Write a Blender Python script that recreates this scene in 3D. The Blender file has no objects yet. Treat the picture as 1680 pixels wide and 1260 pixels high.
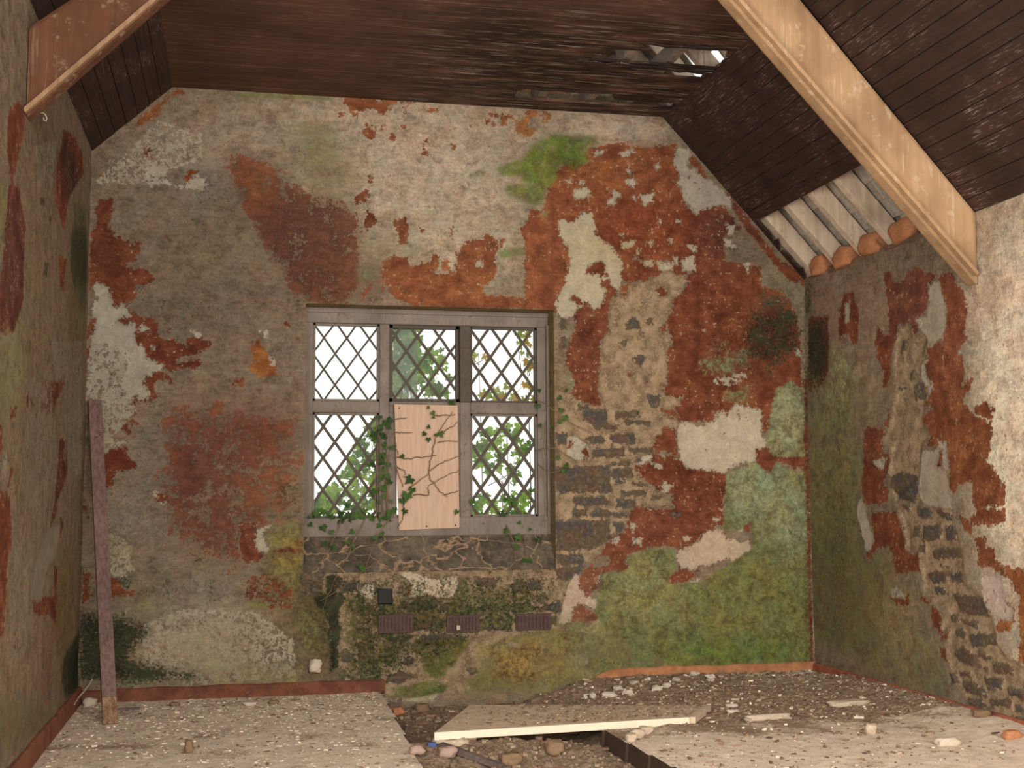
import bpy, bmesh, math, random
import numpy as np
from mathutils import Vector, Matrix, noise as mnoise
SC = bpy.context.scene
C = SC.collection
random.seed(7)
# ---------------------------------------------------------------- camera, sky, daylight, exposure
cam = bpy.data.objects.new('camera', bpy.data.cameras.new('camera')); C.objects.link(cam)
cam.data.lens = 44.47; cam.data.sensor_width = 36.0; cam.data.clip_end = 200
rot = Matrix(((0.97733,-0.013632,-0.21128),(-0.211631,-0.091667,-0.973041),(-0.006103,0.995696,-0.092474)))
cam.matrix_world = Matrix.Translation((0.9591,-8.4991,1.2158)) @ rot.to_4x4()
SC.camera = cam
W = bpy.data.worlds.new('overcast_sky'); SC.world = W; W.use_nodes = True
W.node_tree.nodes['Background'].inputs[0].default_value = (1.0, 1.0, 0.98, 1)
W.node_tree.nodes['Background'].inputs[1].default_value = 1.12
def area(name, loc, target, sx, sy, power, col):
    l = bpy.data.lights.new(name, 'AREA'); l.shape = 'RECTANGLE'; l.size = sx; l.size_y = sy; l.energy = power; l.color = col
    o = bpy.data.objects.new(name, l); C.objects.link(o); o.location = loc
    o.rotation_euler = (Vector(target) - Vector(loc)).to_track_quat('-Z', 'Y').to_euler(); return o
# area lights: left doorway added to brighten right wall, unseen open end behind camera
area('added_doorway_fill', (-0.3,-5.9,1.75), (5,-2.6,1.6), 1.6, 2.2, 215, (1.0,0.935,0.86))
area('unseen_open_end_light', (3.0,-10.2,2.6), (2.3,0,1.9), 4.5, 3.0, 560, (1.0,0.935,0.86))
SC.view_settings.view_transform = 'Standard'; SC.view_settings.look = 'None'
SC.view_settings.exposure = 0.0; SC.view_settings.gamma = 1.0; SC.view_settings.use_curve_mapping = False
K = 1.35   # photographed pigment -> albedo
# ---------------------------------------------------------------- room dimensions (metres)
WID = 5.0; HL = 3.515; HR = 2.819; HC = 3.978; FXL = 0.503; FXR = 3.932; YB = -6.6
# traced wear on the plaster: (layer, coverage, blur, flat list of mm coordinates on that wall)
PATCH_BACK=[
('r',0.72,0.14,[852,3595,1003,3561,1185,3487,1358,3328,1584,3296,1770,3157,1793,2632,1569,2481,1305,2597,1101,2921,937,3204,855,3408]),
('R',1,0,[57,3195,124,3204,144,3138,121,3097,109,3026,142,3022,146,2946,182,2953,230,2929,245,2894,312,2922,318,2862,284,2840,290,2795,224,2778,239,2748,368,2742,398,2703,389,2652,289,2639,297,2548,244,2502,196,2505,159,2484,143,2534,123,2604,94,2633,37,2636,14,2610,6,2730,9,2830,10,2961,37,3023,41,3083,26,3113]),
('R',1,0,[262,3696,280,3739,357,3810,433,3872,501,3944,569,3964,580,3933,511,3924,463,3874,424,3840,401,3767,329,3726]),
('R',1,0,[323,3535,362,3563,391,3539,377,3497,343,3495]),
('R',1,0,[618,3417,687,3415,628,3376,619,3334,595,3354]),
('R',1,0,[53,3358,77,3364,78,3341,58,3343]),
('W',1,0,[532,3320,600,3313,648,3366,687,3399,737,3329,718,3298,640,3299,561,3290]),
('W',1,0,[345,3413,403,3452,462,3409,482,3369,433,3387,424,3335,473,3348,502,3318,434,3315,376,3302,337,3341]),
('W',1,0,[109,3452,200,3457,258,3419,210,3417,181,3435]),
('r',0.3,0.1,[417,3736,692,3732,696,3462,461,3470]),
('D',0.3,0.12,[797,3332,955,3340,977,3185,859,3139,622,3190,369,3169,368,3220,660,3274]),
('D',0.4,0.06,[345,3403,462,3388,465,3245,349,3239]),
('D',0.35,0.08,[94,3472,316,3432,317,3360,105,3391]),
('G',0.8,0.03,[747,3965,1558,3985,1559,3953,947,3936]),
('G',0.55,0.1,[1303,3799,1601,3838,1624,3510,1460,3417,1398,3456,1346,3590]),
('G',0.4,0.1,[1377,3497,1521,3462,1502,3292,1399,3330]),
('D',0.2,0.05,[1140,2943,1190,2966,1241,2916,1191,2883]),
('R',1,0,[1626,3946,1662,3981,1850,3982,1913,3980,2125,3977,2082,3959,1945,3955,1956,3913,1903,3878,1861,3918,1798,3914,1756,3890,1683,3891,1678,3923]),
('W',1,0,[1855,3988,1918,3986,1903,3972,1861,3972]),
('R',1,0,[1757,3751,1799,3802,1856,3746,1851,3719,1815,3706]),
('R',1,0,[1606,3865,1637,3867,1621,3845]),
('R',1,0,[1694,3870,1733,3873,1720,3845]),
('R',1,0,[2226,3929,2296,3945,2290,3920,2237,3914]),
('R',1,0,[2030,3799,2067,3812,2070,3771]),
('R',1,0,[1940,3713,1967,3736,1990,3716,1967,3699]),
('R',1,0,[2178,3689,2208,3707,2194,3657,2204,3609,2181,3603]),
('R',1,0,[2386,3689,2433,3681,2403,3666]),
('R',1,0,[1723,3313,1821,3339,1791,3263,1728,3239]),
('R',1,0,[1806,3211,1853,3171,1859,3107,1812,3074,1771,3083,1796,3158]),
('R',1,0,[1984,3129,2073,3159,2078,3063,2063,2978,2021,2966,2015,3061,2000,3081]),
('R',1,0,[2152,3077,2186,3084,2178,3057]),
('R',1,0,[2367,3096,2393,3097,2380,3041]),
('R',1,0,[2723,3910,2783,3919,2772,3858,2745,3851]),
('R',1,0,[2652,3928,2827,3922,2827,3909,2663,3910]),
('R',1,0,[2843,3857,2871,3886,2915,3916,2937,3907,2931,3840,2981,3832,2948,3775,2860,3803]),
('R',1,0,[2921,3977,3004,3977,2999,3932,2927,3923]),
('R',1,0,[2522,3849,2543,3856,2543,3834,2524,3833]),
('R',1,0,[1888,3791,1914,3792,1898,3759]),
('R',1,0,[1835,3788,1867,3789,1856,3767]),
('R',1,0,[1800,3444,1831,3446,1837,3409,1816,3408]),
('R',1,0,[2040,3918,2061,3919,2051,3903]),
('R',1,0,[2663,3857,2696,3854,2685,3837]),
('R',1,0,[2630,3877,2647,3873,2630,3856]),
('R',1,0,[2724,3035,2757,3036,2745,3004,2729,2981]),
('R',1,0,[1901,2803,1917,2856,2000,2891,2073,2883,2084,2809,2189,2845,2231,2857,2263,2916,2295,2891,2284,2848,2263,2762,2273,2646,2147,2548,2001,2596,1917,2709]),
('R',1,0,[2316,2860,2343,2882,2361,2861,2353,2797,2321,2796]),
('R',0.5,0,[3027,3978,3104,3961,3082,3904,3048,3880,3015,3933]),
('R',1,0,[2406,2799,2433,2938,2498,3005,2610,3031,2616,3069,2670,3060,2702,3024,2696,2926,2685,2872,2701,2830,2679,2776,2593,2677,2678,2552,2189,2538,2147,2601,2231,2772,2380,2777]),
('W',1,0,[2561,2879,2594,2880,2594,2837,2561,2847]),
('G',0.7,0.03,[2488,3478,2575,3526,2640,3518,2618,3474,2510,3458]),
('G',0.6,0.03,[2607,3571,2661,3563,2640,3534]),
('G',0.6,0.03,[2596,3386,2650,3367,2628,3323]),
('G',0.45,0.1,[1771,2999,2252,2985,2252,2858,2000,2902,1896,2782,1772,2820]),
('G',0.6,0.08,[1731,2840,1896,2845,1876,2698,1721,2693]),
('G',0.75,0.05,[2702,2948,2811,2984,2909,2999,2908,2912,2723,2895]),
('G',0.28,0.12,[1853,3202,2295,3265,2274,3071,1895,3077]),
('G',0.45,0.1,[1458,3586,1727,3557,1749,3367,1460,3332]),
('D',0.5,0.03,[2343,3342,2364,3332,2359,3278,2338,3288]),
('D',0.5,0.03,[2200,3292,2231,3288,2210,3266]),
('D',0.12,0.06,[2041,3531,2253,3542,2168,3398,2020,3412]),
('R',1,0,[3484,3738,3575,3761,3803,3742,4034,3777,4023,3669,4038,3499,4082,3366,4141,3279,4187,3272,4235,3337,4352,3342,4399,3326,4513,3183,4394,3133,4369,3065,4390,2931,4662,2896,4668,2761,4833,2721,4948,2545,4956,2009,4836,1963,4738,1829,4666,1785,4595,1740,4317,1782,4042,1780,4006,1823,3931,1952,3921,2147,3938,2322,3928,2497,3990,2644,4093,2744,4094,2810,3971,2886,3789,2910,3696,2767,3337,2790,3227,2848,3181,2694,3122,2542,2851,2556,2635,2538,2636,2636,2904,2622,2907,3031,2864,3108,2921,3153,2944,3263,3018,3244,3044,3211,3054,3320,3086,3431,3176,3589,3257,3602,3384,3711]),
('B',1,0,[3699,2960,3789,2902,3949,2938,4155,2856,4061,2778,3970,2806,3879,2825,3796,2770,3718,2767,3605,2729,3583,2794,3652,2862]),
('M',1,0,[3536,2640,3605,2720,3750,2755,3879,2816,3971,2872,4062,2800,4098,2775,4014,2719,4059,2685,3967,2652,3989,2595,3932,2497,3940,2418,3984,2332,3929,2300,3935,2148,3924,2039,3954,1952,4031,1932,4021,1897,3930,1866,3920,1809,4010,1780,3995,1693,3993,1585,3878,1521,3699,1542,3697,1435,3785,1307,3873,1242,3940,1212,3894,1170,3738,1188,3648,1129,3624,1032,3491,970,3423,866,3313,785,3278,723,3180,538,3158,477,3126,333,2879,320,2773,282,2688,163,2583,45,2499,-53,2293,-65,1987,-77,1805,13,1645,117,1564,356,1522,674,1402,756,1400,1003,3107,983,3108,1985,3217,1965,3414,1869,3459,1925,3425,1989,3440,2118,3465,2334,3511,2465]),
('W',1,0,[3150,3184,3261,3176,3329,3253,3387,3238,3417,3160,3412,3108,3461,3044,3528,3011,3572,2947,3616,2905,3606,2816,3587,2720,3550,2675,3492,2704,3446,2594,3401,2540,3335,2591,3268,2567,3236,2502,3135,2499,3122,2585,3181,2716,3236,2870,3215,2999,3154,3084]),
('R',1,0,[3337,2813,3371,2874,3461,2910,3495,2878,3483,2834,3510,2808,3482,2780,3443,2768,3453,2713,3492,2693,3457,2605,3423,2571,3395,2560,3368,2592,3302,2622,3263,2664,3224,2631,3257,2599,3312,2579,3245,2513,3266,2416,3221,2329,3187,2200,3219,2115,3273,2062,3234,1965,3260,1912,3403,1877,3453,1893,3421,1946,3417,2075,3441,2204,3431,2290,3449,2366,3510,2400,3490,2541,3525,2639,3581,2663,3576,2701,3526,2737,3516,2781]),
('W',1,0,[3582,2717,3594,2783,3607,2860,3563,2947,3506,2901,3516,2803,3549,2738]),
('R',1,0,[3601,2860,3630,2905,3721,2930,3880,2892,3896,2837,3833,2807,3787,2773,3741,2788,3639,2757,3600,2789]),
('R',1,0,[3877,2748,3934,2728,3945,2673,3887,2661,3854,2693]),
('R',1,0,[3971,2884,4063,2887,4097,2832,4028,2819,3976,2840]),
('R',1,0,[3582,2728,3661,2742,3637,2632,3604,2642]),
('R',1,0,[3872,2430,3929,2475,3940,2421,3894,2398]),
('S',1,0,[3641,2490,3703,2513,3736,2471,3738,2427,3640,2425]),
('S',1,0,[3788,2505,3833,2511,3833,2467,3795,2466]),
('S',1,0,[3588,2326,3644,2349,3621,2307]),
('S',1,0,[3682,2230,3755,2253,3780,2221,3743,2164,3698,2198]),
('S',1,0,[3735,2407,3767,2406,3763,2382]),
('S',1,0,[3157,2489,3195,2468,3189,2404,3156,2403]),
('S',1,0,[3155,2360,3199,2339,3188,2285,3154,2274]),
('S',1,0,[3790,1951,3875,1957,3879,1908,3834,1865,3783,1907]),
('R',1,0,[3629,2100,3697,2111,3685,2073]),
('R',1,0,[3753,2080,3797,2070,3774,2042]),
('R',1,0,[3905,1736,3995,1726,3993,1628,4003,1542,3800,1563,3812,1617]),
('R',1,0,[3865,2038,3956,2039,3977,1953,3920,1952]),
('R',1,0,[3873,1876,3997,1845,4019,1780,3917,1811]),
('r',0.4,0.1,[3732,2188,3924,2191,3999,1931,3861,1822,3728,1950]),
('r',0.35,0.1,[3804,1789,3995,1736,3992,1542,3678,1627]),
('W',1,0,[4447,1892,4494,1898,4563,1872,4633,1861,4644,1817,4630,1740,4640,1664,4668,1631,4649,1593,4581,1587,4591,1489,4437,1478,4402,1445,4355,1413,4297,1402,4217,1429,4114,1413,4069,1435,4025,1510,4004,1607,3995,1715,4042,1775,4121,1748,4201,1738,4282,1771,4307,1842,4376,1826]),
('R',1,0,[4447,1876,4470,1865,4470,1789,4463,1827]),
('R',1,0,[4321,1695,4355,1695,4338,1682]),
('W',0.5,0,[4277,2077,4394,2089,4499,2129,4534,2102,4427,2046,4288,2044]),
('G',0.6,0.1,[4165,2217,4562,2313,4558,2158,4393,2078,4163,2119]),
('G',0.5,0.08,[4261,2395,4424,2376,4397,2243,4281,2263]),
('D',0.85,0.16,[4569,2580,4783,2608,4949,2567,4965,2321,4747,2161,4537,2224,4494,2400]),
('D',0.45,0.12,[4434,2310,4773,2272,4767,2017,4452,2090]),
('G',0.55,0.14,[4644,2738,4857,2722,4949,2567,4874,2475,4593,2580]),
('W',1,0,[4917,2320,4941,2326,4954,2265,4928,2270]),
('G',1,0.03,[4755,2017,4875,2074,4980,2009,4966,1522,4718,1522,4674,1631,4702,1796]),
('G',0.6,0.1,[4345,2001,4556,2048,4552,1893,4366,1913]),
('R',1,0,[4644,1817,4702,1796,4694,1719,4652,1697]),
('R',1,0,[4670,1939,4741,1962,4738,1840,4668,1851]),
('R',1,0,[4887,1670,4922,1665,4915,1627]),
('R',1,0,[4804,2945,4864,2947,5028,2806,4991,2782,4920,2836]),
('R',1,0,[4971,2098,5030,2099,4969,48,4936,49,4952,1062,4958,1654]),
('W',1,0,[4034,3757,4139,3751,4148,3662,4113,3649,4135,3593,4194,3608,4239,3542,4321,3512,4378,3447,4436,3405,4446,3332,4399,3347,4305,3343,4223,3317,4175,3275,4142,3324,4085,3378,4075,3478,4029,3498,4076,3545,4031,3588,4009,3654,4044,3684]),
('R',1,0,[4126,3717,4195,3664,4263,3555,4227,3530,4171,3618,4125,3660]),
('R',1,0,[4100,3547,4135,3548,4122,3525]),
('R',1,0,[4169,3505,4198,3495,4203,3462,4180,3472]),
('r',0.35,0.06,[4115,3728,4310,3557,4425,3427,4378,3425,4169,3550]),
('W',1,0,[3650,3491,3708,3527,3730,3484,3695,3449]),
('W',1,0,[3763,3396,3855,3412,3842,3356,3784,3331]),
('W',1,0,[3536,3419,3609,3400,3592,3377,3558,3387]),
('W',1,0,[3609,3036,3712,3062,3700,3017,3620,3009]),
('W',1,0,[4101,3043,4170,3035,4158,2995]),
('W',1,0,[4408,3201,4467,3203,4453,3146,4418,3134]),
('W',1,0,[4394,3099,4429,3089,4469,3057,4404,3044]),
('W',1,0,[3507,3363,3563,3365,3557,3318,3512,3324]),
('W',1,0,[3266,3407,3333,3426,3378,3401,3355,3356,3265,3352]),
('W',1,0,[3588,3101,3622,3103,3610,3071]),
('W',1,0,[3990,2951,4030,2952,4018,2905]),
('W',1,0,[4064,2937,4146,2967,4161,2868,4063,2864]),
('W',1,0,[3880,2914,3995,2906,3971,2850,3891,2848]),
('W',1,0,[3755,2909,3835,2923,3822,2873]),
('W',1,0,[3664,3631,3681,3626,3669,3603]),
('W',1,0,[3876,3625,3898,3615,3880,3581]),
('W',1,0,[3694,3382,3723,3383,3716,3350]),
('W',1,0,[3651,3569,3691,3565,3685,3537]),
('W',1,0,[3200,3464,3244,3477,3244,3449]),
('W',1,0,[3886,3224,3909,3219,3896,3180]),
('W',1,0,[3969,3088,3987,3084,3980,3052]),
('W',1,0,[3809,3060,3843,3061,3831,3033]),
('W',1,0,[4536,2925,4578,2926,4565,2876]),
('W',1,0,[3608,3700,3699,3728,3711,3706,3630,3668]),
('W',1,0,[3409,3690,3494,3711,3471,3682,3426,3669]),
('W',1,0,[3300,3480,3334,3481,3322,3431]),
('W',1,0,[3722,2996,3750,2992,3738,2953]),
('W',1,0,[4024,3219,4064,3220,4052,3203]),
('G',0.86,0.06,[3081,3816,3428,3813,3450,3770,3359,3698,3381,3622,3267,3539,3167,3572,3056,3539]),
('G',0.86,0.07,[2689,3542,2782,3591,2880,3618,2947,3720,3036,3769,3170,3793,3281,3772,3279,3617,3190,3590,3144,3500,3088,3431,3054,3331,2988,3263,2878,3312,2748,3371,2770,3427,2879,3443,2868,3475,2726,3490]),
('G',0.5,0.04,[3043,3265,3087,3256,3075,3168,3020,3210]),
('r',0.35,0.05,[3304,3828,3804,3823,4035,3791,4034,3746,3506,3706]),
('G',0.25,0.1,[4509,2991,4770,3001,4814,2878,4506,2868]),
('D',0.22,0.12,[4256,3239,4420,3246,4367,2953,4157,2923,4022,3141]),
('R',1,0,[4413,3438,4460,3406,4793,2979,4955,2804,4884,2813,4745,2966,4595,3141,4480,3294]),
('W',1,0,[37,2631,65,2640,118,2618,133,2564,148,2524,159,2482,210,2506,244,2482,267,2442,260,2422,212,2426,179,2400,194,2375,242,2372,265,2392,294,2378,296,2288,306,2253,349,2239,365,2164,399,2140,467,2116,477,2091,429,2081,401,2040,363,2045,345,2000,384,1941,413,1911,337,1891,299,1910,281,1870,203,1988,248,2088,237,2167,188,2216,131,2245,37,2243,24,2361,52,2412,27,2441,31,2491,63,2542,33,2591]),
('R',1,0,[-14,2222,28,2233,27,2193,11,2143,7,2094,-11,2064,10,1985,-7,1926,-23,2083]),
('R',1,0,[32,2421,56,2412,44,2342,8,2282,-11,2281,1,2341]),
('R',1,0,[179,2405,222,2426,269,2417,269,2442,249,2482,292,2458,317,2433,413,2416,433,2381,429,2321,463,2286,521,2293,599,2249,633,2245,628,2275,666,2306,705,2287,778,2278,784,2248,726,2216,668,2195,581,2183,552,2153,572,2123,649,2144,707,2156,718,2115,640,2104,573,2093,525,2082,486,2087,466,2121,399,2145,365,2169,355,2219,349,2244,301,2258,295,2328,309,2358,299,2388,260,2392,242,2372,194,2380]),
('R',1,0,[448,2081,453,2051,506,2047,536,2002,478,2032,444,2021,412,1961,447,1907,404,1876,352,1886,385,1891,413,1921,384,1961,345,2000,363,2045,377,2030,401,2030,420,2071]),
('R',1,0,[290,1890,318,1920,323,1890,300,1860]),
('R',1,0,[274,1761,316,1752,322,1732,289,1727]),
('R',1,0,[301,1806,329,1811,311,1781]),
('R',1,0,[218,1707,255,1727,289,1688,280,1663,247,1682]),
('R',1,0,[145,1692,169,1692,158,1670]),
('R',1,0,[133,1535,155,1564,249,1579,246,1515,241,1520,284,1501,313,1462,290,1442,233,1432,191,1432,183,1388,161,1330,128,1315,114,1349,140,1408,93,1437,86,1515]),
('R',1,0,[1083,2295,1093,2274,1129,2224,1154,2184,1159,2153,1205,2113,1200,2063,1131,2051,1071,2061,1021,2110,1055,2141,1050,2202,1030,2232,1059,2274]),
('R',1,0,[933,2048,948,2028,988,2024,983,1994,954,2008,915,1978,929,2018]),
('R',1,0,[1236,2402,1266,2416,1277,2396]),
('R',1,0,[491,2352,505,2353,501,2332]),
('W',1,0,[323,2368,352,2369,385,2350,328,2329]),
('W',1,0,[392,2235,421,2230,407,2215]),
('W',1,0,[656,2336,709,2337,705,2297,676,2306]),
('W',1,0,[1092,2351,1142,2357,1138,2306,1118,2326]),
('W',1,0,[1159,2164,1199,2164,1189,2128,1165,2133]),
('W',0.6,0,[18,2222,179,2226,237,2147,221,2028,204,1929,281,1860,320,1811,236,1732,209,1692,145,1633,258,1614,155,1569,91,1535,75,1789,64,1887,7,1907]),
('D',0.3,0.14,[325,2519,477,2564,769,2562,967,2475,772,2359,441,2452]),
('D',0.22,0.12,[1147,2367,1367,2372,1360,2106,1189,2164]),
('D',0.35,0.08,[294,1693,379,1713,381,1614,305,1614]),
('D',0.35,0.1,[375,1891,528,1903,530,1813,377,1812]),
('D',0.5,0.07,[573,2093,641,2074,642,1994,576,1933]),
('D',0.55,0.03,[1315,2598,1365,2599,1376,2465,1316,2474]),
('r',0.62,0.22,[510,1863,779,1895,1074,1838,1352,1800,1376,1396,1379,1035,1181,1077,1164,899,1038,841,990,754,854,805,662,847,525,1005,425,1280,497,1535,455,1693]),
('r',0.38,0.2,[590,1645,879,1746,1176,1597,1228,1296,1180,1177,560,1181,519,1348]),
('r',0.9,0.2,[495,1615,648,1645,746,1566,786,1466,827,1318,694,1219,540,1230,539,1319,516,1496]),
('r',0.7,0.12,[1262,2886,1586,2897,1589,2543,1366,2537,1304,2701]),
('r',0.25,0.1,[777,2036,993,1999,976,1837,683,1834]),
('R',1,0,[435,1290,473,1294,521,1260,522,1211,464,1231]),
('R',1,0,[976,1079,1083,1088,1104,959,1135,860,1018,822,978,951]),
('R',1,0,[110,1116,149,1111,148,1058,125,1063]),
('R',1,0,[15,790,57,770,45,723,55,655,20,589,4,666]),
('R',1,0,[-16,1301,15,1185,35,1127,6,1185]),
('R',1,0,[150,769,211,739,269,661,320,650,316,626,223,638,172,615,162,663,170,720]),
('W',0.6,0,[130,1020,224,1018,300,930,293,843,313,785,285,766,258,747,202,748,155,769]),
('D',0.55,0.02,[164,759,304,766,311,660,259,670,211,729]),
('R',1,0,[1311,976,1380,955,1381,896,1183,898,1282,907]),
('W',1,0,[1084,1038,1182,1067,1114,1008,1163,938,1154,899,1095,910]),
('D',0.35,0.08,[222,1106,316,1095,308,1008,233,1038]),
('D',0.3,0.12,[398,735,558,810,703,632,611,489,477,579]),
('D',0.2,0.14,[121,1437,404,1417,464,1221,220,1164]),
('D',0.4,0.08,[689,925,777,845,701,778,642,848]),
('D',0.5,0.04,[778,738,826,737,838,590,790,582]),
('G',0.5,0.04,[778,738,826,737,838,590,790,582]),
('D',0.55,0.1,[1218,1356,1377,1336,1378,1195,1229,1216]),
('D',0.4,0.12,[1029,743,1185,730,1305,580,1384,539,1188,523,1022,567]),
('G',0.7,0.08,[1123,1028,1379,1115,1381,896,1183,918]),
('G',0.75,0.1,[1164,859,1391,895,1392,717,1324,599,1264,739,1165,790]),
('G',0.7,0.05,[1021,596,1148,593,1188,523,1061,517]),
('G',0.5,0.12,[11,580,326,611,534,558,554,461,14,456]),
('R',0.5,0,[1039,723,1205,750,1324,639,1315,540,1149,534,1031,606]),
('W',1,0,[483,1223,510,1223,503,1209,484,1209]),
('W',1,0,[425,1285,454,1290,440,1270]),
('R',1,0,[3699,1520,3766,1542,3856,1553,3924,1542,4014,1510,4069,1445,4217,1429,4355,1413,4359,1348,4327,1197,4337,1132,4323,1046,4208,994,4115,920,4058,889,3990,880,3912,902,3755,893,3610,843,3598,790,3631,748,3509,729,3422,720,3398,606,3354,597,3257,609,3291,712,3368,784,3435,877,3524,970,3613,1001,3625,1106,3671,1180,3849,1157,3962,1146,3953,1274,3852,1285,3785,1339,3708,1392,3675,1456]),
('W',1,0,[3699,1520,3811,1542,3765,1478,3698,1467]),
('S',1,0,[3698,1515,3732,1515,3726,1490,3704,1490]),
('W',1,0,[3856,1553,3913,1564,3901,1521]),
('W',1,0,[3886,1338,3942,1317,3919,1274,3885,1285]),
('W',1,0,[3656,958,3723,947,3711,905,3667,926]),
('W',1,0,[3501,949,3557,959,3534,917]),
('W',1,0,[3810,1478,3877,1467,3854,1435]),
('W',1,0,[3647,1064,3691,1031,3657,1000]),
('W',1,0,[4026,964,4071,964,4059,921]),
('W',1,0,[4256,1090,4301,1079,4289,1047]),
('S',1,0,[3933,1119,4007,1135,4017,1108,3961,1093]),
('W',1,0,[4002,879,4069,879,4127,920,4185,984,4254,1004,4322,998,4344,928,4401,940,4435,916,4516,915,4532,861,4444,820,4420,775,4375,810,4306,800,4249,769,4157,760,4123,750,4100,724,4055,746,4010,752,3983,816]),
('R',1,0,[3897,701,3976,710,4010,752,4066,719,4100,708,4152,760,4122,708,4065,656,3907,643]),
('W',1,0,[4076,656,4144,665,4138,639,4087,626]),
('B',1,0,[3374,825,3478,845,3499,782,3422,741,3356,763]),
('W',1,0,[4438,1024,4479,1050,4472,997,4449,997]),
('R',1,0,[4485,1066,4537,1055,4523,991,4489,1002]),
('R',1,0,[4579,1587,4661,1598,4695,1555,4754,1555,4823,1511,4918,1533,4992,1599,4987,1456,4869,1445,4834,1489,4729,1489,4703,1407,4657,1423,4600,1489]),
('R',1,0,[4819,1358,4879,1379,4901,1336,4876,1303]),
('R',1,0,[4912,1314,4972,1335,5006,1291,4923,1286]),
('R',1,0,[4866,949,4961,975,4960,942,4901,943,4947,910,4900,910]),
('R',1,0,[4944,791,4986,627,4987,68,4958,69,4951,628]),
('G',0.98,0.03,[4366,1402,4588,1489,4679,1402,4752,1478,4844,1423,4974,1412,4969,69,4119,13,3831,126,3460,304,3374,451,3409,595,3421,710,3620,738,3610,822,3755,883,3957,880,3977,753,3896,638,4155,643,4549,872,4531,1066,4460,1002,4322,1004,4349,1175]),
('G',0.9,0.02,[4696,1587,4968,1599,4966,1544,4847,1533]),
('W',0.4,0,[4423,1391,4446,1359,4514,1315,4502,1282,4445,1326]),
('W',0.5,0,[4847,1118,4905,1063,4903,1019,4868,1019]),
('W',0.4,0,[4887,846,4945,823,4953,693,4896,748]),
('S',1,0,[3528,520,3589,534,3594,498,3539,483]),
('R',1,0,[3201,496,3277,515,3396,419,3384,388,3211,388]),
('R',1,0,[3181,574,3218,573,3201,496,3191,507]),
('W',0.5,0,[3399,689,3509,708,3497,656,3399,637]),
('W',1,0,[3375,534,3408,543,3396,450,3353,493]),
('S',1,0,[3309,1847,3489,1854,3493,1718,3408,1718,3319,1782]),
('S',1,0,[3482,1745,3566,1746,3554,1708,3487,1713]),
('S',1,0,[3318,1663,3452,1664,3469,1621,3373,1609]),
('S',1,0,[3498,1675,3690,1687,3689,1616,3519,1615]),
('S',1,0,[3373,1572,3609,1589,3614,1524,3383,1518]),
('S',1,0,[3643,1583,3802,1584,3819,1551,3654,1545]),
('S',1,0,[3518,1486,3647,1491,3647,1459,3517,1459]),
('S',1,0,[3105,1448,3495,1459,3515,1276,3114,1272]),
('S',1,0,[3517,1442,3664,1442,3674,1383,3527,1367]),
('S',1,0,[3527,1362,3623,1361,3617,1338,3527,1338]),
('S',1,0,[3634,1334,3685,1350,3770,1329,3730,1310]),
('S',1,0,[3582,1286,3769,1291,3768,1253,3593,1248]),
('S',1,0,[3797,1247,3877,1252,3865,1225,3802,1226]),
('S',1,0,[3235,1239,3458,1249,3513,1190,3246,1181]),
('S',1,0,[3542,1222,3683,1226,3682,1172,3547,1168]),
('S',1,0,[3229,1160,3334,1159,3334,1105,3228,1106]),
('S',1,0,[3362,1127,3412,1164,3524,1141,3546,1112,3367,1105]),
('S',1,0,[3546,1127,3636,1126,3613,1101,3546,1106]),
('S',1,0,[3101,1076,3489,1083,3499,954,3353,882,3110,875]),
('S',1,0,[3523,1061,3590,1071,3606,1017,3544,1002]),
('S',1,0,[3099,848,3286,851,3319,787,3142,779]),
('S',1,0,[3098,759,3308,776,3262,703,3108,685]),
('S',1,0,[3792,1961,3878,1951,3853,1874,3797,1906]),
('S',1,0,[3118,1684,3196,1689,3184,1619,3117,1598]),
('S',1,0,[3265,1890,3354,1880,3343,1847,3287,1847]),
('S',1,0,[3534,1832,3727,1851,3732,1807,3544,1789]),
('S',1,0,[3607,1784,3806,1780,3799,1742,3623,1752]),
('W',1,0,[3184,1662,3251,1674,3362,1599,3372,1512,3260,1491,3183,1534]),
('R',1,0,[3206,1641,3234,1652,3222,1577,3200,1577]),
('R',1,0,[3295,1577,3340,1599,3361,1512,3316,1502]),
('R',1,0,[3243,1965,3344,1988,3444,1891,3343,1923,3299,1912]),
('r',0.5,0.05,[3349,1448,3506,1448,3503,1286,3347,1287]),
('S',1,0,[1352,757,1531,754,1502,635,1413,617,1353,678]),
('S',1,0,[1621,682,1762,690,1732,630,1632,622]),
('S',1,0,[2303,537,2428,555,2511,522,2490,462,2293,477]),
('S',1,0,[2128,431,2314,436,2314,355,2129,361]),
('S',1,0,[2584,439,2795,444,2794,342,2584,358]),
('S',1,0,[1744,292,1855,288,1865,169,1755,182]),
('S',1,0,[1745,143,1895,148,1896,79,1755,84]),
('S',1,0,[1765,68,1926,58,1926,13,1765,14]),
('S',1,0,[1905,197,1996,200,1997,155,1916,167]),
('S',1,0,[2037,173,2129,180,2108,136,2037,138]),
('S',1,0,[2252,227,2334,229,2293,195]),
('S',1,0,[2355,163,2406,157,2386,132,2349,138]),
('S',1,0,[1946,67,2037,104,2149,60,2027,24,1946,37]),
('S',1,0,[2489,98,2551,101,2562,66,2499,58]),
('S',1,0,[2047,543,2169,571,2272,498,2067,493]),
('S',1,0,[1783,549,1864,537,1864,467,1763,470]),
('S',1,0,[2170,329,2313,335,2458,311,2438,261,2190,269]),
('S',1,0,[1644,255,1734,232,1725,154,1645,176]),
('S',1,0,[3140,850,3270,848,3313,785,3183,776]),
('S',1,0,[3096,757,3269,754,3269,723,3182,673,3117,695]),
('S',1,0,[2785,660,2988,676,3009,614,2806,598]),
('S',1,0,[2965,492,3137,539,3136,457,3050,469]),
('S',1,0,[2542,501,2795,526,2944,513,2965,471,2700,477]),
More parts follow.
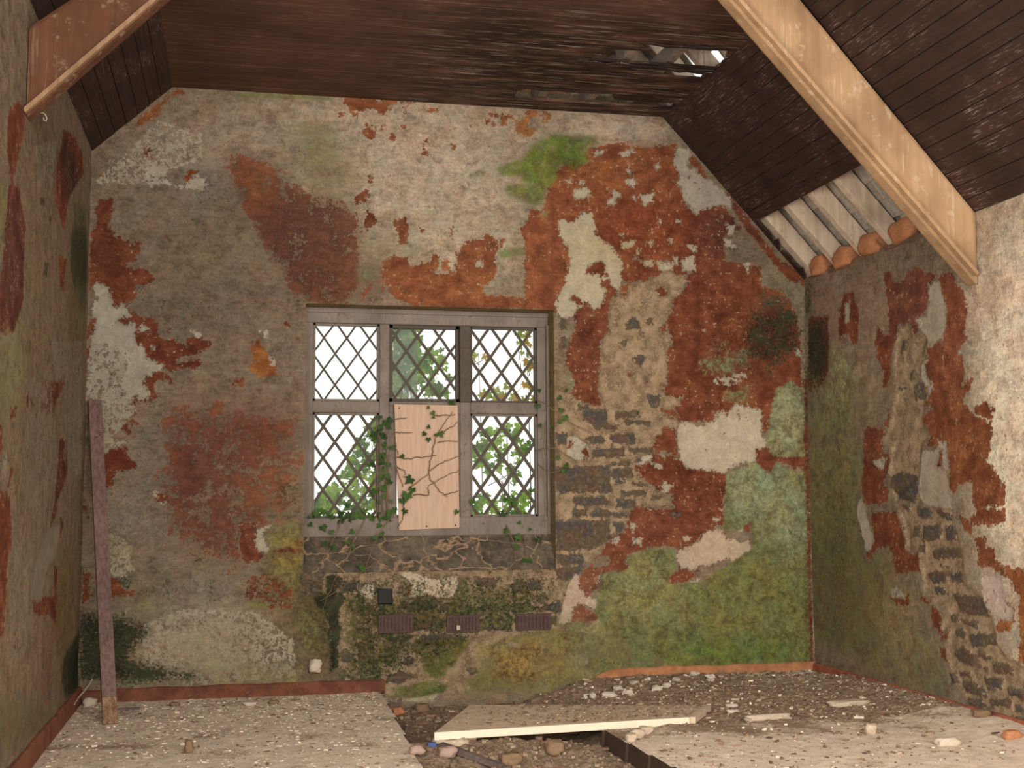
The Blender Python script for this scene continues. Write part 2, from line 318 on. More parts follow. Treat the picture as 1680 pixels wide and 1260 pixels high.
('S',1,0,[2595,429,2795,455,2794,353,2605,348]),
('S',1,0,[2543,705,2701,692,2680,641,2543,644]),
('S',1,0,[3050,428,3115,437,3103,375,3060,386]),
('W',1,0,[3181,631,3236,723,3280,712,3268,640,3289,598,3354,545,3397,533,3386,471,3310,514,3223,485,3200,393,3125,375,3114,385,3148,518]),
('W',1,0,[3200,342,3330,359,3418,419,3504,344,3536,312,3427,284,3329,297]),
('R',1,0,[3269,702,3357,773,3411,731,3388,627,3332,566,3268,609]),
('R',1,0,[3234,485,3267,521,3396,430,3330,379,3200,383]),
('R',1,0,[3525,271,3553,337,3613,268,3568,249]),
('R',1,0,[2662,234,2741,293,2762,231,2984,225,2940,12,2834,-4,2645,23,2656,143]),
('R',1,0,[3113,313,3243,330,3307,267,3134,190]),
('W',1,0,[2751,283,2846,259,2846,219,2762,242]),
('W',1,0,[3198,147,3263,175,3338,132,3327,101,3262,93]),
('W',1,0,[2996,327,3044,325,3038,303,2996,304]),
('G',0.55,0.08,[2646,235,3070,253,3348,80,3046,-12,2802,-74,2499,-73,2603,44]),
('G',0.7,0.08,[3285,267,3612,237,3697,68,3348,49,3175,65]),
('D',0.35,0.08,[3349,183,3676,131,3675,69,3348,60]),
('D',0.28,0.12,[2543,797,3140,787,3136,436,2542,451]),
('G',0.4,0.08,[2543,675,3138,663,3137,539,2753,527,2543,552]),
('W',1,0,[1752,640,1792,679,1863,678,1863,587,1823,543,1773,589]),
('W',1,0,[1995,756,2097,764,2231,711,2303,699,2387,723,2439,717,2407,565,2283,568,2211,590,2118,572,2077,583,2108,653,2067,704]),
('R',1,0,[2072,663,2097,673,2098,602,2072,583]),
('W',1,0,[1967,-82,2027,-90,2231,-53,2354,13,2334,-36,2252,-93,2129,-98]),
('W',0.5,0,[2667,244,2752,313,2794,291,2709,233,2667,163]),
('W',1,0,[1536,42,1646,33,1646,18,1536,27]),
('W',1,0,[1665,67,1705,56,1700,26,1675,37]),
('D',1.15,0.04,[1531,734,1611,747,1651,712,1612,633,1682,591,1633,513,1639,354,1620,128,1571,110,1564,317,1538,495,1473,546,1458,596,1542,624]),
('D',0.5,0.08,[1483,556,1642,552,1634,216,1495,319]),
('D',0.75,0.06,[1863,648,1980,645,1985,505,2026,463,1864,467]),
('D',0.8,0.05,[1925,346,2149,340,2067,272,1946,266]),
('D',0.38,0.06,[1663,492,2795,465,2794,322,1724,332]),
('D',0.42,0.1,[1724,332,1945,306,1966,106,1886,10,1705,26]),
('D',0.28,0.12,[1362,737,1903,727,1904,466,1464,477]),
('G',0.55,0.12,[1325,560,1563,515,1565,218,1367,205]),
('G',0.5,0.12,[1633,513,1905,426,1905,207,1645,117]),
('G',0.95,0.04,[2037,223,2170,309,2479,311,2510,259,2406,131,2324,54,2252,36,2190,98,2170,199]),
('G',1,0.03,[1967,-72,2027,-5,2170,19,2252,26,2354,-7,2323,-56,2170,-75]),
('G',0.6,0.06,[1965,585,2067,543,2272,498,2169,460,1965,485]),
('G',0.7,0.03,[2439,717,2501,696,2511,573,2428,555]),
('G',0.4,0.06,[2262,36,2583,85,2603,-16,2375,12]),
('r',0.45,0.1,[1367,224,1565,257,1546,42,1408,66]),
('D',0.56,0.12,[1601,743,3117,726,3115,437,3060,315,2584,308,2170,99,1906,-1,1606,30,1724,352,1662,552]),
('G',0.74,0.15,[1642,612,3009,666,2953,359,2170,339,1926,8,1665,37]),
('D',1,0.12,[-25,552,123,530,253,507,404,465,424,388,351,313,315,238,446,195,712,129,788,88,263,80,-14,105]),
('G',0.5,0.08,[186,204,1407,203,1408,7,79,56]),
('D',0.7,0.03,[4992,2726,5049,2727,5020,1743,4963,1743]),
('D',0.45,0.02,[4963,1743,5029,1743,4988,68,4932,70]),
('G',0.7,0.12,[2542,248,2879,361,3483,427,3924,333,4007,-4,3045,-93,2457,-71]),
('R',1,0,[2800,4097,3580,4138,4111,4135,4115,4318,2801,4274]),
('W',1,0,[3240,4116,3534,4108,3534,4144,3263,4149]),
('W',1,0,[3809,4116,4064,4110,4065,4178,3856,4164]),
('W',0.5,0,[367,428,629,537,1090,506,1327,323,1349,88,637,66,409,197]),
('W',0.46,0,[40,3306,417,3736,693,3669,695,3503,270,3317]),
('r',0.5,0.12,[1628,2878,1958,2890,1959,2553,1467,2540])]
TINT_BACK=[
('b',0.20,3.19,0.31,0.49,(122, 110, 92)),
('b',0.69,3.59,0.51,0.25,(146, 131, 112)),
('b',1.10,3.23,0.44,0.25,(106, 97, 84)),
('b',0.71,2.85,0.51,0.29,(116, 104, 84)),
('b',0.60,2.44,0.54,0.22,(110, 99, 84)),
('b',1.11,2.12,0.36,0.37,(120, 107, 90)),
('b',0.66,3.34,0.24,0.12,(118, 110, 98)),
('b',2.21,3.45,0.81,0.56,(172, 158, 138)),
('b',2.47,2.95,0.47,0.26,(168, 155, 132)),
('b',1.96,3.83,0.80,0.19,(168, 153, 132)),
('b',3.62,3.88,0.50,0.13,(168, 152, 134)),
('b',1.46,3.37,0.25,0.34,(140, 128, 104)),
('b',0.35,1.12,0.26,0.35,(126, 114, 98)),
('b',0.44,0.70,0.34,0.19,(118, 108, 88)),
('b',0.74,0.61,0.23,0.19,(126, 116, 100)),
('b',0.79,0.30,0.50,0.23,(158, 144, 118)),
('b',1.21,0.29,0.23,0.23,(122, 108, 88)),
('b',4.44,2.98,0.24,0.22,(112, 100, 82)),
('b',4.86,2.72,0.19,0.27,(122, 114, 92)),
('b',3.20,2.07,0.13,0.60,(128, 118, 94)),
('b',2.84,0.16,0.47,0.24,(142, 122, 86)),
('b',1.28,0.80,0.16,0.32,(112, 102, 66)),
('b',1.48,0.44,0.20,0.40,(92, 82, 54)),
('b',1.80,0.27,0.24,0.32,(84, 76, 56)),
('b',1.06,2.61,0.36,0.12,(112, 99, 84)),
('b',1.00,1.72,0.47,0.24,(118, 98, 84)),
('b',0.50,1.48,0.23,0.32,(116, 106, 94)),
('b',4.79,0.44,0.19,0.34,(104, 106, 66)),
('r',3.53,3.52,0.68,0.27,(152, 82, 47)),
('r',3.07,2.93,0.24,0.39,(158, 86, 50)),
('r',4.26,2.44,0.32,0.71,(126, 62, 38)),
('r',3.88,3.14,0.50,0.22,(140, 66, 37)),
('r',4.39,3.16,0.28,0.27,(112, 58, 42)),
('r',1.42,2.95,0.53,0.54,(100, 50, 36)),
('r',1.08,3.36,0.12,0.13,(140, 78, 42)),
('r',0.88,1.36,0.54,0.64,(112, 56, 40)),
('r',1.20,1.32,0.24,0.24,(138, 74, 44)),
('r',0.52,2.23,0.54,0.32,(118, 56, 36)),
('r',0.16,2.91,0.23,0.36,(120, 62, 38)),
('r',1.11,2.14,0.16,0.16,(166, 96, 46)),
('r',0.41,3.86,0.23,0.21,(162, 94, 50)),
('r',1.96,3.87,0.51,0.26,(156, 86, 50)),
('r',2.38,2.78,0.60,0.34,(156, 86, 50)),
('r',2.95,3.80,0.27,0.18,(168, 104, 56)),
('r',4.03,1.35,0.45,0.26,(122, 60, 36)),
('r',3.76,1.01,0.45,0.21,(136, 70, 46)),
('r',3.33,2.33,0.22,0.52,(126, 64, 42)),
('r',3.52,2.77,0.27,0.26,(134, 68, 40)),
('r',3.35,0.55,0.26,0.29,(144, 84, 58)),
('r',2.92,0.11,0.38,0.20,(136, 92, 58)),
('r',0.23,1.48,0.23,0.23,(122, 56, 34)),
('r',3.22,0.19,0.22,0.16,(132, 92, 58)),
('w',0.14,2.26,0.30,0.44,(168, 162, 142)),
('w',0.15,1.71,0.23,0.24,(158, 148, 122)),
('w',4.36,1.65,0.42,0.30,(196, 178, 150)),
('w',4.25,0.88,0.41,0.21,(196, 170, 140)),
('w',2.17,0.62,0.53,0.16,(206, 186, 156)),
('w',3.34,2.89,0.36,0.44,(186, 172, 140)),
('w',0.28,0.97,0.23,0.23,(160, 146, 114)),
('w',3.37,0.33,0.30,0.17,(176, 164, 108)),
('w',3.27,0.56,0.17,0.25,(194, 166, 142)),
('w',4.26,3.42,0.33,0.27,(170, 158, 140)),
('w',0.22,2.03,0.19,0.24,(164, 156, 136)),
('w',3.70,3.04,0.41,0.18,(178, 160, 122)),
('w',2.21,0.02,0.49,0.16,(170, 160, 120)),
('g',3.08,3.58,0.40,0.26,(88, 110, 38)),
('g',3.21,3.68,0.13,0.22,(70, 94, 32)),
('g',1.50,3.67,0.29,0.30,(104, 114, 80)),
('g',1.21,3.98,0.37,0.05,(108, 122, 66)),
('g',4.76,2.49,0.38,0.45,(42, 60, 46)),
('g',4.83,1.79,0.19,0.31,(128, 140, 100)),
('g',4.58,1.30,0.28,0.26,(118, 138, 102)),
('g',4.26,1.31,0.09,0.17,(118, 138, 102)),
('g',4.38,0.53,0.69,0.47,(100, 112, 58)),
('g',3.75,0.63,0.31,0.25,(114, 124, 74)),
('g',4.37,0.15,0.73,0.13,(86, 110, 48)),
('g',4.86,1.08,0.19,0.26,(120, 136, 96)),
('g',2.46,0.13,0.50,0.24,(72, 92, 34)),
('g',0.79,0.15,0.53,0.12,(116, 120, 84)),
('g',0.25,0.55,0.26,0.12,(110, 114, 76)),
('g',1.28,0.80,0.20,0.28,(112, 110, 56)),
('g',2.81,2.96,0.17,0.13,(98, 116, 60)),
('g',1.88,2.80,0.17,0.17,(92, 104, 74)),
('g',1.97,0.46,0.61,0.36,(78, 76, 44)),
('g',2.84,0.16,0.42,0.20,(120, 114, 62)),
('g',4.33,2.35,0.28,0.26,(96, 108, 82)),
('g',1.96,0.67,0.24,0.16,(84, 92, 48)),
('g',2.88,0.61,0.30,0.16,(92, 90, 50)),
('r',3.08,4.16,0.54,0.13,(190, 112, 62)),
('w',0.86,0.30,0.46,0.23,(166, 152, 124))]
PATCH_RIGHT=[
('R',1,0,[-1168,2639,-1220,2660,-1297,2583,-1375,2553,-1459,2613,-1553,2632,-1611,2593,-1770,2541,-1708,2496,-1704,2426,-1638,2325,-1531,2316,-1557,2240,-1516,2206,-1483,2283,-1327,2313,-1272,2212,-1216,2119,-1209,2012,-1154,1933,-1104,1938,-1128,2037,-1033,2140,-1030,2226,-1063,2332,-1126,2264,-1209,2254,-1204,2431]),
('R',1,0,[-1826,2523,-1952,2524,-1988,2441,-2065,2398,-2060,2316,-2098,2295,-2067,2225,-2049,2159,-2065,2112,-2004,2090,-1945,2021,-2013,2028,-2029,1967,-1998,1820,-2020,1751,-2095,1693,-2293,1622,-2292,1608,-2258,1481,-2229,1424,-2321,1336,-2378,1293,-2382,1181,-2135,1166,-2085,1180,-2069,1319,-1935,1299,-1890,1240,-1799,1316,-1856,1346,-1827,1513,-1801,1553,-1700,1526,-1614,1546,-1661,1598,-1592,1665,-1580,1705,-1656,1739,-1715,1750,-1601,1786,-1708,1860,-1669,1926,-1617,2018,-1679,2066,-1653,2117,-1815,2152,-1862,2230,-1869,2330,-1820,2431]),
('R',1,0,[-610,2620,-741,2608,-746,2544,-808,2500,-801,2386,-755,2251,-682,2269,-668,2342,-514,2335,-532,2460]),
('R',1,0,[-2136,1727,-2251,1737,-2310,1700,-2295,1658,-2120,1677]),
('R',1,0,[-2022,1877,-2109,1891,-2079,1835,-2024,1810]),
('R',1,0,[-1158,1741,-1256,1743,-1237,1703,-1087,1679]),
('R',1,0,[-56,2538,-366,2493,-359,2235,-341,2099,-234,2017,0,1990,-39,2272]),
('W',1,0,[-614,2538,-672,2547,-674,2431,-616,2421]),
('M',1,0,[-1324,2272,-1453,2295,-1493,2201,-1702,2189,-1622,2105,-1664,2068,-1572,2023,-1581,1934,-1682,1901,-1601,1790,-1565,1698,-1632,1592,-1554,1541,-1510,1337,-1203,1187,-1134,1377,-1179,1558,-1079,1562,-1048,1605,-1154,1675,-1266,1882,-1241,2000,-1270,2179]),
('W',1,0,[-1693,2491,-1796,2497,-1846,2403,-1869,2330,-1862,2230,-1815,2152,-1683,2121,-1644,2197,-1546,2306,-1666,2305,-1704,2426]),
('W',1,0,[-1572,2023,-1679,2066,-1617,2018,-1641,1945,-1703,1884,-1617,1805,-1651,1881,-1566,1936]),
('S',1,0,[-1367,2200,-1431,2200,-1394,2131,-1330,2123]),
('S',1,0,[-1448,1996,-1494,1999,-1491,1951,-1429,1949]),
('S',0.6,0,[-1473,1913,-1624,1915,-1618,1821,-1482,1816]),
('S',1,0,[-1284,1913,-1379,1905,-1314,1886]),
('G',0.6,0.1,[-354,2310,-640,2203,-758,2013,-664,1704,-317,1724,-378,2049]),
('G',0.6,0.06,[-759,2031,-938,2022,-896,1931,-772,1950]),
('D',0.55,0.05,[-34,2531,-365,2484,-341,2099,-3,2037]),
('D',0.6,0.05,[-7,2805,-136,2783,-120,2529,9,2547]),
('r',0.35,0.08,[-322,2751,-520,2717,-499,2401,-302,2446]),
('R',1,0,[-881,1691,-1069,1663,-1118,1635,-1048,1597,-1076,1512,-1158,1492,-1136,1410,-1046,1321,-1126,1270,-1122,1212,-986,1187,-812,1195,-765,1299,-811,1453,-822,1608]),
('R',1,0,[-896,1128,-1215,1130,-1272,1017,-1313,922,-1402,862,-1479,888,-1487,787,-1190,755,-1119,915,-968,910,-857,805,-809,871,-936,951,-908,1043]),
('R',1,0,[-1936,1121,-2040,1092,-2135,1166,-2368,1153,-2363,1083,-2204,1073,-2065,1078,-2035,1019,-1984,1040]),
('R',1,0,[-2072,998,-2186,994,-2171,950,-2244,939,-2276,869,-2382,847,-2520,840,-2654,847,-2620,380,-2440,358,-2465,714,-2355,797,-2200,845,-2100,847,-2118,920]),
('R',1,0,[-1740,1486,-1782,1477,-1747,1378,-1713,1410]),
('M',1,0,[-1203,1187,-1502,1227,-1529,1179,-1870,1150,-1891,1060,-1925,957,-1946,884,-1936,736,-2126,676,-2206,576,-2257,427,-2324,365,-2484,343,-2723,327,-2699,0,-2462,38,-2254,58,-1943,81,-1856,163,-1755,283,-1706,382,-1685,486,-1775,576,-1608,617,-1508,656,-1499,733,-1487,787,-1480,896,-1327,898,-1303,1018,-1232,1138]),
('S',1,0,[-1165,1360,-1264,1382,-1512,1361,-1488,1235,-1409,1195,-1254,1228,-1161,1294]),
('S',1,0,[-1453,1163,-1617,1164,-1613,1102,-1464,1108]),
('S',1,0,[-1673,1141,-1760,1157,-1881,1105,-1797,1089]),
('S',1,0,[-1521,1054,-1725,1065,-1719,981,-1514,960]),
('S',1,0,[-1414,1044,-1490,1046,-1471,982,-1395,988]),
('S',1,0,[-1767,1051,-1878,1060,-1873,985,-1775,975]),
('S',1,0,[-1613,901,-1744,929,-1923,927,-1919,883,-1625,863]),
('S',1,0,[-1666,827,-1779,824,-1764,809]),
('S',1,0,[-1546,767,-1649,795,-1762,786,-1759,740,-1601,716]),
('S',1,0,[-1790,787,-1927,802,-1937,751,-1814,736]),
('S',1,0,[-1467,935,-1543,945,-1540,898,-1480,904]),
('S',1,0,[-1282,1179,-1377,1179,-1358,1131]),
('W',1,0,[-1536,1494,-1741,1502,-1706,1410,-1804,1385,-1839,1293,-1861,1210,-1870,1150,-1603,1172,-1502,1227]),
('W',1,0,[-742,1213,-778,1213,-919,951,-862,882,-809,880,-700,1135]),
('W',1,0,[-953,1466,-1106,1469,-1070,1420,-985,1423]),
('W',1,0,[-1731,1556,-1814,1537,-1824,1377,-1773,1347,-1780,1454]),
('G',0.66,0.14,[0,1648,-801,1566,-766,1308,-702,1161,-746,1006,-824,838,-967,894,-1119,907,-1174,755,-1150,639,-1071,438,-981,101,-450,154,92,193]),
('D',0.35,0.14,[-290,1314,-580,1284,-535,302,-263,275]),
('D',0.5,0.03,[59,1746,-6,1743,71,195,157,186]),
('S',1,0,[-1613,691,-1700,704,-1754,662,-1640,654]),
('S',1,0,[-1810,674,-1984,671,-2125,667,-2206,574,-2016,564,-1885,583]),
('S',1,0,[-1773,544,-1842,553,-1880,516,-1785,515]),
('S',1,0,[-1895,532,-2065,525,-2050,495,-1933,506]),
('S',1,0,[-1822,459,-1931,477,-1941,434,-1847,421]),
('S',1,0,[-1982,460,-2211,476,-2257,431,-2004,390]),
('S',1,0,[-1813,332,-1911,380,-2064,332,-1996,281,-1865,294]),
('S',1,0,[-2067,375,-2177,345,-2151,328,-2065,346]),
('S',1,0,[-1777,209,-1832,216,-1857,175,-1788,159]),
('S',1,0,[-1861,235,-1993,244,-1965,212,-1872,207]),
('S',1,0,[-1883,172,-2003,195,-2125,127,-1933,128]),
('S',1,0,[-2107,230,-2280,253,-2264,196,-2140,171]),
('S',1,0,[-2188,318,-2345,331,-2365,285,-2209,272]),
('S',1,0,[-2313,209,-2474,198,-2471,164,-2322,170]),
('S',1,0,[-1944,100,-2073,98,-2145,67,-1968,68]),
('S',1,0,[-2149,116,-2356,154,-2341,111,-2171,85]),
('S',1,0,[-2349,57,-2465,69,-2463,42,-2359,39]),
('S',1,0,[-2048,287,-2149,292,-2135,269]),
('S',1,0,[-2014,168,-2116,175,-2114,146]),
('S',1,0,[-2377,123,-2469,130,-2467,103,-2387,97]),
('W',1,0,[-2122,795,-2308,806,-2322,667,-2401,625,-2374,567,-2303,568,-2160,619,-2126,674]),
('R',1,0,[-2334,668,-2413,633,-2410,577,-2370,519,-2285,490,-2251,514,-2279,573,-2374,567,-2401,625]),
('W',0.5,0,[-2260,473,-2358,511,-2430,545,-2460,473,-2351,407,-2280,413]),
('R',1,0,[-1591,582,-1648,571,-1687,514,-1668,436,-1613,469,-1587,520]),
('R',1,0,[-1681,430,-1767,454,-1735,390,-1693,394]),
('R',1,0,[-1461,619,-1579,612,-1533,585]),
('R',1,0,[-1016,619,-1147,596,-1306,591,-1341,650,-1335,570,-1177,566]),
('R',1,0,[-1668,346,-1718,344,-1741,287,-1686,295]),
('W',0.6,0,[-1035,654,-1231,658,-1276,621,-1114,602]),
('G',0.5,0.12,[-1066,378,-1478,433,-1691,363,-1751,221,-1811,96,-1596,27,-978,57]),
('G',0.46,0.18,[29,2222,-475,2031,-768,1611,-740,920,-1180,609,-1612,259,-1668,40,-979,60,154,233])]
TINT_RIGHT=[
('b',-2.48,1.95,0.30,0.56,(235, 231, 201)),  # pale limewash, lightened further to carry daylight on the near wall
('b',-0.96,2.42,0.44,0.26,(145, 124, 102)),
('b',-0.41,2.60,0.30,0.18,(142, 122, 102)),
('b',-2.23,2.31,0.25,0.15,(179, 153, 129)),
('b',-0.75,1.93,0.46,0.26,(142, 127, 100)),
('b',-0.36,1.78,0.40,0.27,(118, 111, 81)),
('b',-2.42,2.39,0.24,0.11,(181, 155, 131)),
('b',-0.41,1.05,0.49,0.63,(115, 111, 78)),
('b',-1.01,0.48,0.51,0.33,(138, 124, 89)),
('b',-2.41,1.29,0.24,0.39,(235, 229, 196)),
('r',-1.46,2.43,0.39,0.28,(134, 74, 54)),
('r',-1.91,2.06,0.25,0.45,(150, 80, 50)),
('r',-2.04,1.45,0.33,0.29,(152, 82, 46)),
('r',-1.07,1.48,0.34,0.25,(136, 70, 46)),
('r',-0.17,2.26,0.21,0.33,(84, 62, 46)),
('r',-2.42,0.67,0.23,0.41,(166, 94, 48)),
('r',-2.19,0.87,0.25,0.21,(150, 82, 46)),
('w',-1.72,2.23,0.14,0.23,(160, 148, 124)),
('w',-1.68,1.30,0.22,0.23,(166, 148, 126)),
('w',-2.24,0.73,0.18,0.18,(196, 172, 158)),
('g',-0.53,2.03,0.29,0.27,(118, 130, 85)),
('g',-0.37,1.32,0.49,0.36,(104, 108, 67)),
('g',-0.57,0.62,0.66,0.44,(92, 95, 56)),
('g',-1.17,0.41,0.32,0.24,(125, 117, 72))]
PATCH_LEFT=[
('R',1,0,[-1327,3267,-833,3365,-447,3366,-422,3250,-1096,2931,-1219,2727,-1547,2824,-1578,2984]),
('R',1,0,[-2956,2556,-2674,2609,-2492,2474,-2513,2292,-2482,2120,-2756,1951,-3025,1916,-3058,2111,-3000,2283]),
('R',1,0,[-2834,2944,-2588,3004,-2620,2887,-2864,2562,-3025,2686,-3006,2840]),
('R',1,0,[-1418,2547,-1109,2585,-1154,2401,-1314,2407]),
('W',0.3,0,[-2459,2589,-2186,2672,-1520,2684,-1418,2547,-1273,2200,-2360,2048,-2487,2297]),
('G',0.85,0.08,[-900,2818,-161,3003,-77,2617,-645,2462,-939,2583]),
('D',0.45,0.06,[-628,2829,-246,2909,-185,2623,-580,2602]),
('D',0.7,0.02,[-1888,2427,-1759,2451,-1810,2362,-1905,2345]),
('D',0.7,0.02,[-2131,2705,-1980,2741,-1938,2692,-2093,2666]),
('D',0.7,0.02,[-1836,2676,-1668,2703,-1693,2647]),
('D',0.7,0.02,[-2121,2918,-2037,2941,-2066,2856]),
('G',0.6,0.1,[-3393,2622,-2956,2556,-3000,2283,-3319,2181]),
('R',1,0,[-3368,2011,-2529,2084,-2759,1965,-3345,1872]),
('R',1,0,[-1775,1831,-1053,1899,-1473,1695,-1938,1672,-1696,1769]),
('R',1,0,[-1150,1578,-822,1584,-782,1384,-1162,1249,-1220,1154,-1429,1095,-1243,1269]),
('R',1,0,[-2961,1544,-2869,1525,-2923,1322]),
('R',1,0,[-2700,1359,-2607,1378,-2736,1292]),
('R',1,0,[-3173,1317,-2680,1243,-2593,1024,-3127,1043]),
('R',1,0,[-2302,1728,-2002,1687,-2347,1670]),
('R',1,0,[-2747,1623,-2554,1646,-2690,1577]),
('R',1,0,[-1063,1142,-895,1107,-1042,1035]),
('R',1,0,[-1049,1877,-1270,1794,-1133,1891]),
('r',0.35,0.15,[-2085,1802,-1016,2122,-937,1732,-2685,1544,-2802,1669]),
('W',0.57,0,[-1614,2058,-1096,2112,-946,1986,-1360,1870]),
('W',0.6,0,[-2852,1428,-2762,1440,-2828,1291]),
('R',1,0,[-3147,1163,-2665,1158,-2676,951,-2673,663,-3059,641]),
('R',1,0,[-1950,749,-1057,714,-1102,549,-1339,632,-1876,678]),
('R',1,0,[-2429,656,-2285,581,-2463,566]),
('R',1,0,[-1808,976,-1613,978,-1598,899]),
('R',1,0,[-1242,882,-1087,864,-1102,549,-1191,619]),
('W',1,0,[-1497,1084,-1056,1107,-1177,931,-1530,896,-1634,735,-1919,746,-1981,917]),
('G',0.9,0.08,[-741,340,-30,449,158,39,-604,79,-880,217]),
('D',0.75,0.1,[-566,319,89,364,164,14,-519,89]),
('G',0.6,0.15,[-3112,482,-1677,277,-929,64,-1631,31,-3066,206]),
('r',0.45,0.12,[-1607,596,-1191,619,-1239,113,-1659,179]),
('r',0.24,0.1,[-3724,2635,-408,3661,553,-289,-3356,378]),
('W',0.44,0,[-2257,1788,-1584,1902,-1204,1462,-1823,1057,-2341,1335]),
('W',0.44,0,[-2602,1077,-2125,1065,-1860,587,-2498,482]),
('W',0.44,0,[-1016,2125,-303,2213,-125,1377,-967,1470]),
('W',0.44,0,[-2286,2891,-1606,3122,-1701,2869,-2199,2745]),
('G',0.6,0.06,[-846,2991,-292,3122,-63,2306,-506,2247]),
('G',0.45,0.15,[-3419,1864,-2466,2033,-2493,1592,-3352,1463]),
('D',0.4,0.05,[-570,3009,-232,3087,-90,2427,-389,2383])]
TINT_LEFT=[
('b',-1.95,2.40,0.76,0.56,(130, 110, 85)),
('b',-0.54,2.42,0.56,0.57,(116, 101, 70)),
('b',-1.93,1.63,0.95,0.47,(125, 110, 85)),
('b',-2.21,0.62,0.85,0.45,(137, 119, 95)),
('b',-0.79,0.59,0.51,0.45,(118, 101, 66)),
('b',-2.73,1.83,0.28,0.25,(135, 128, 98)),
('b',-1.87,3.01,0.78,0.19,(111, 96, 76)),
('r',-2.76,2.25,0.38,0.41,(112, 62, 50)),
('r',-1.05,3.12,0.66,0.21,(92, 52, 40)),
('r',-1.18,1.36,1.61,0.74,(112, 60, 42)),
('w',-1.23,0.83,0.92,0.31,(146, 136, 120)),
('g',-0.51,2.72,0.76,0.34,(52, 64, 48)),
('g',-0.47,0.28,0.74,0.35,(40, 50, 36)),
('g',-2.24,0.19,1.13,0.27,(96, 94, 60)),
('w',-1.71,1.84,2.19,2.44,(140, 128, 108))]
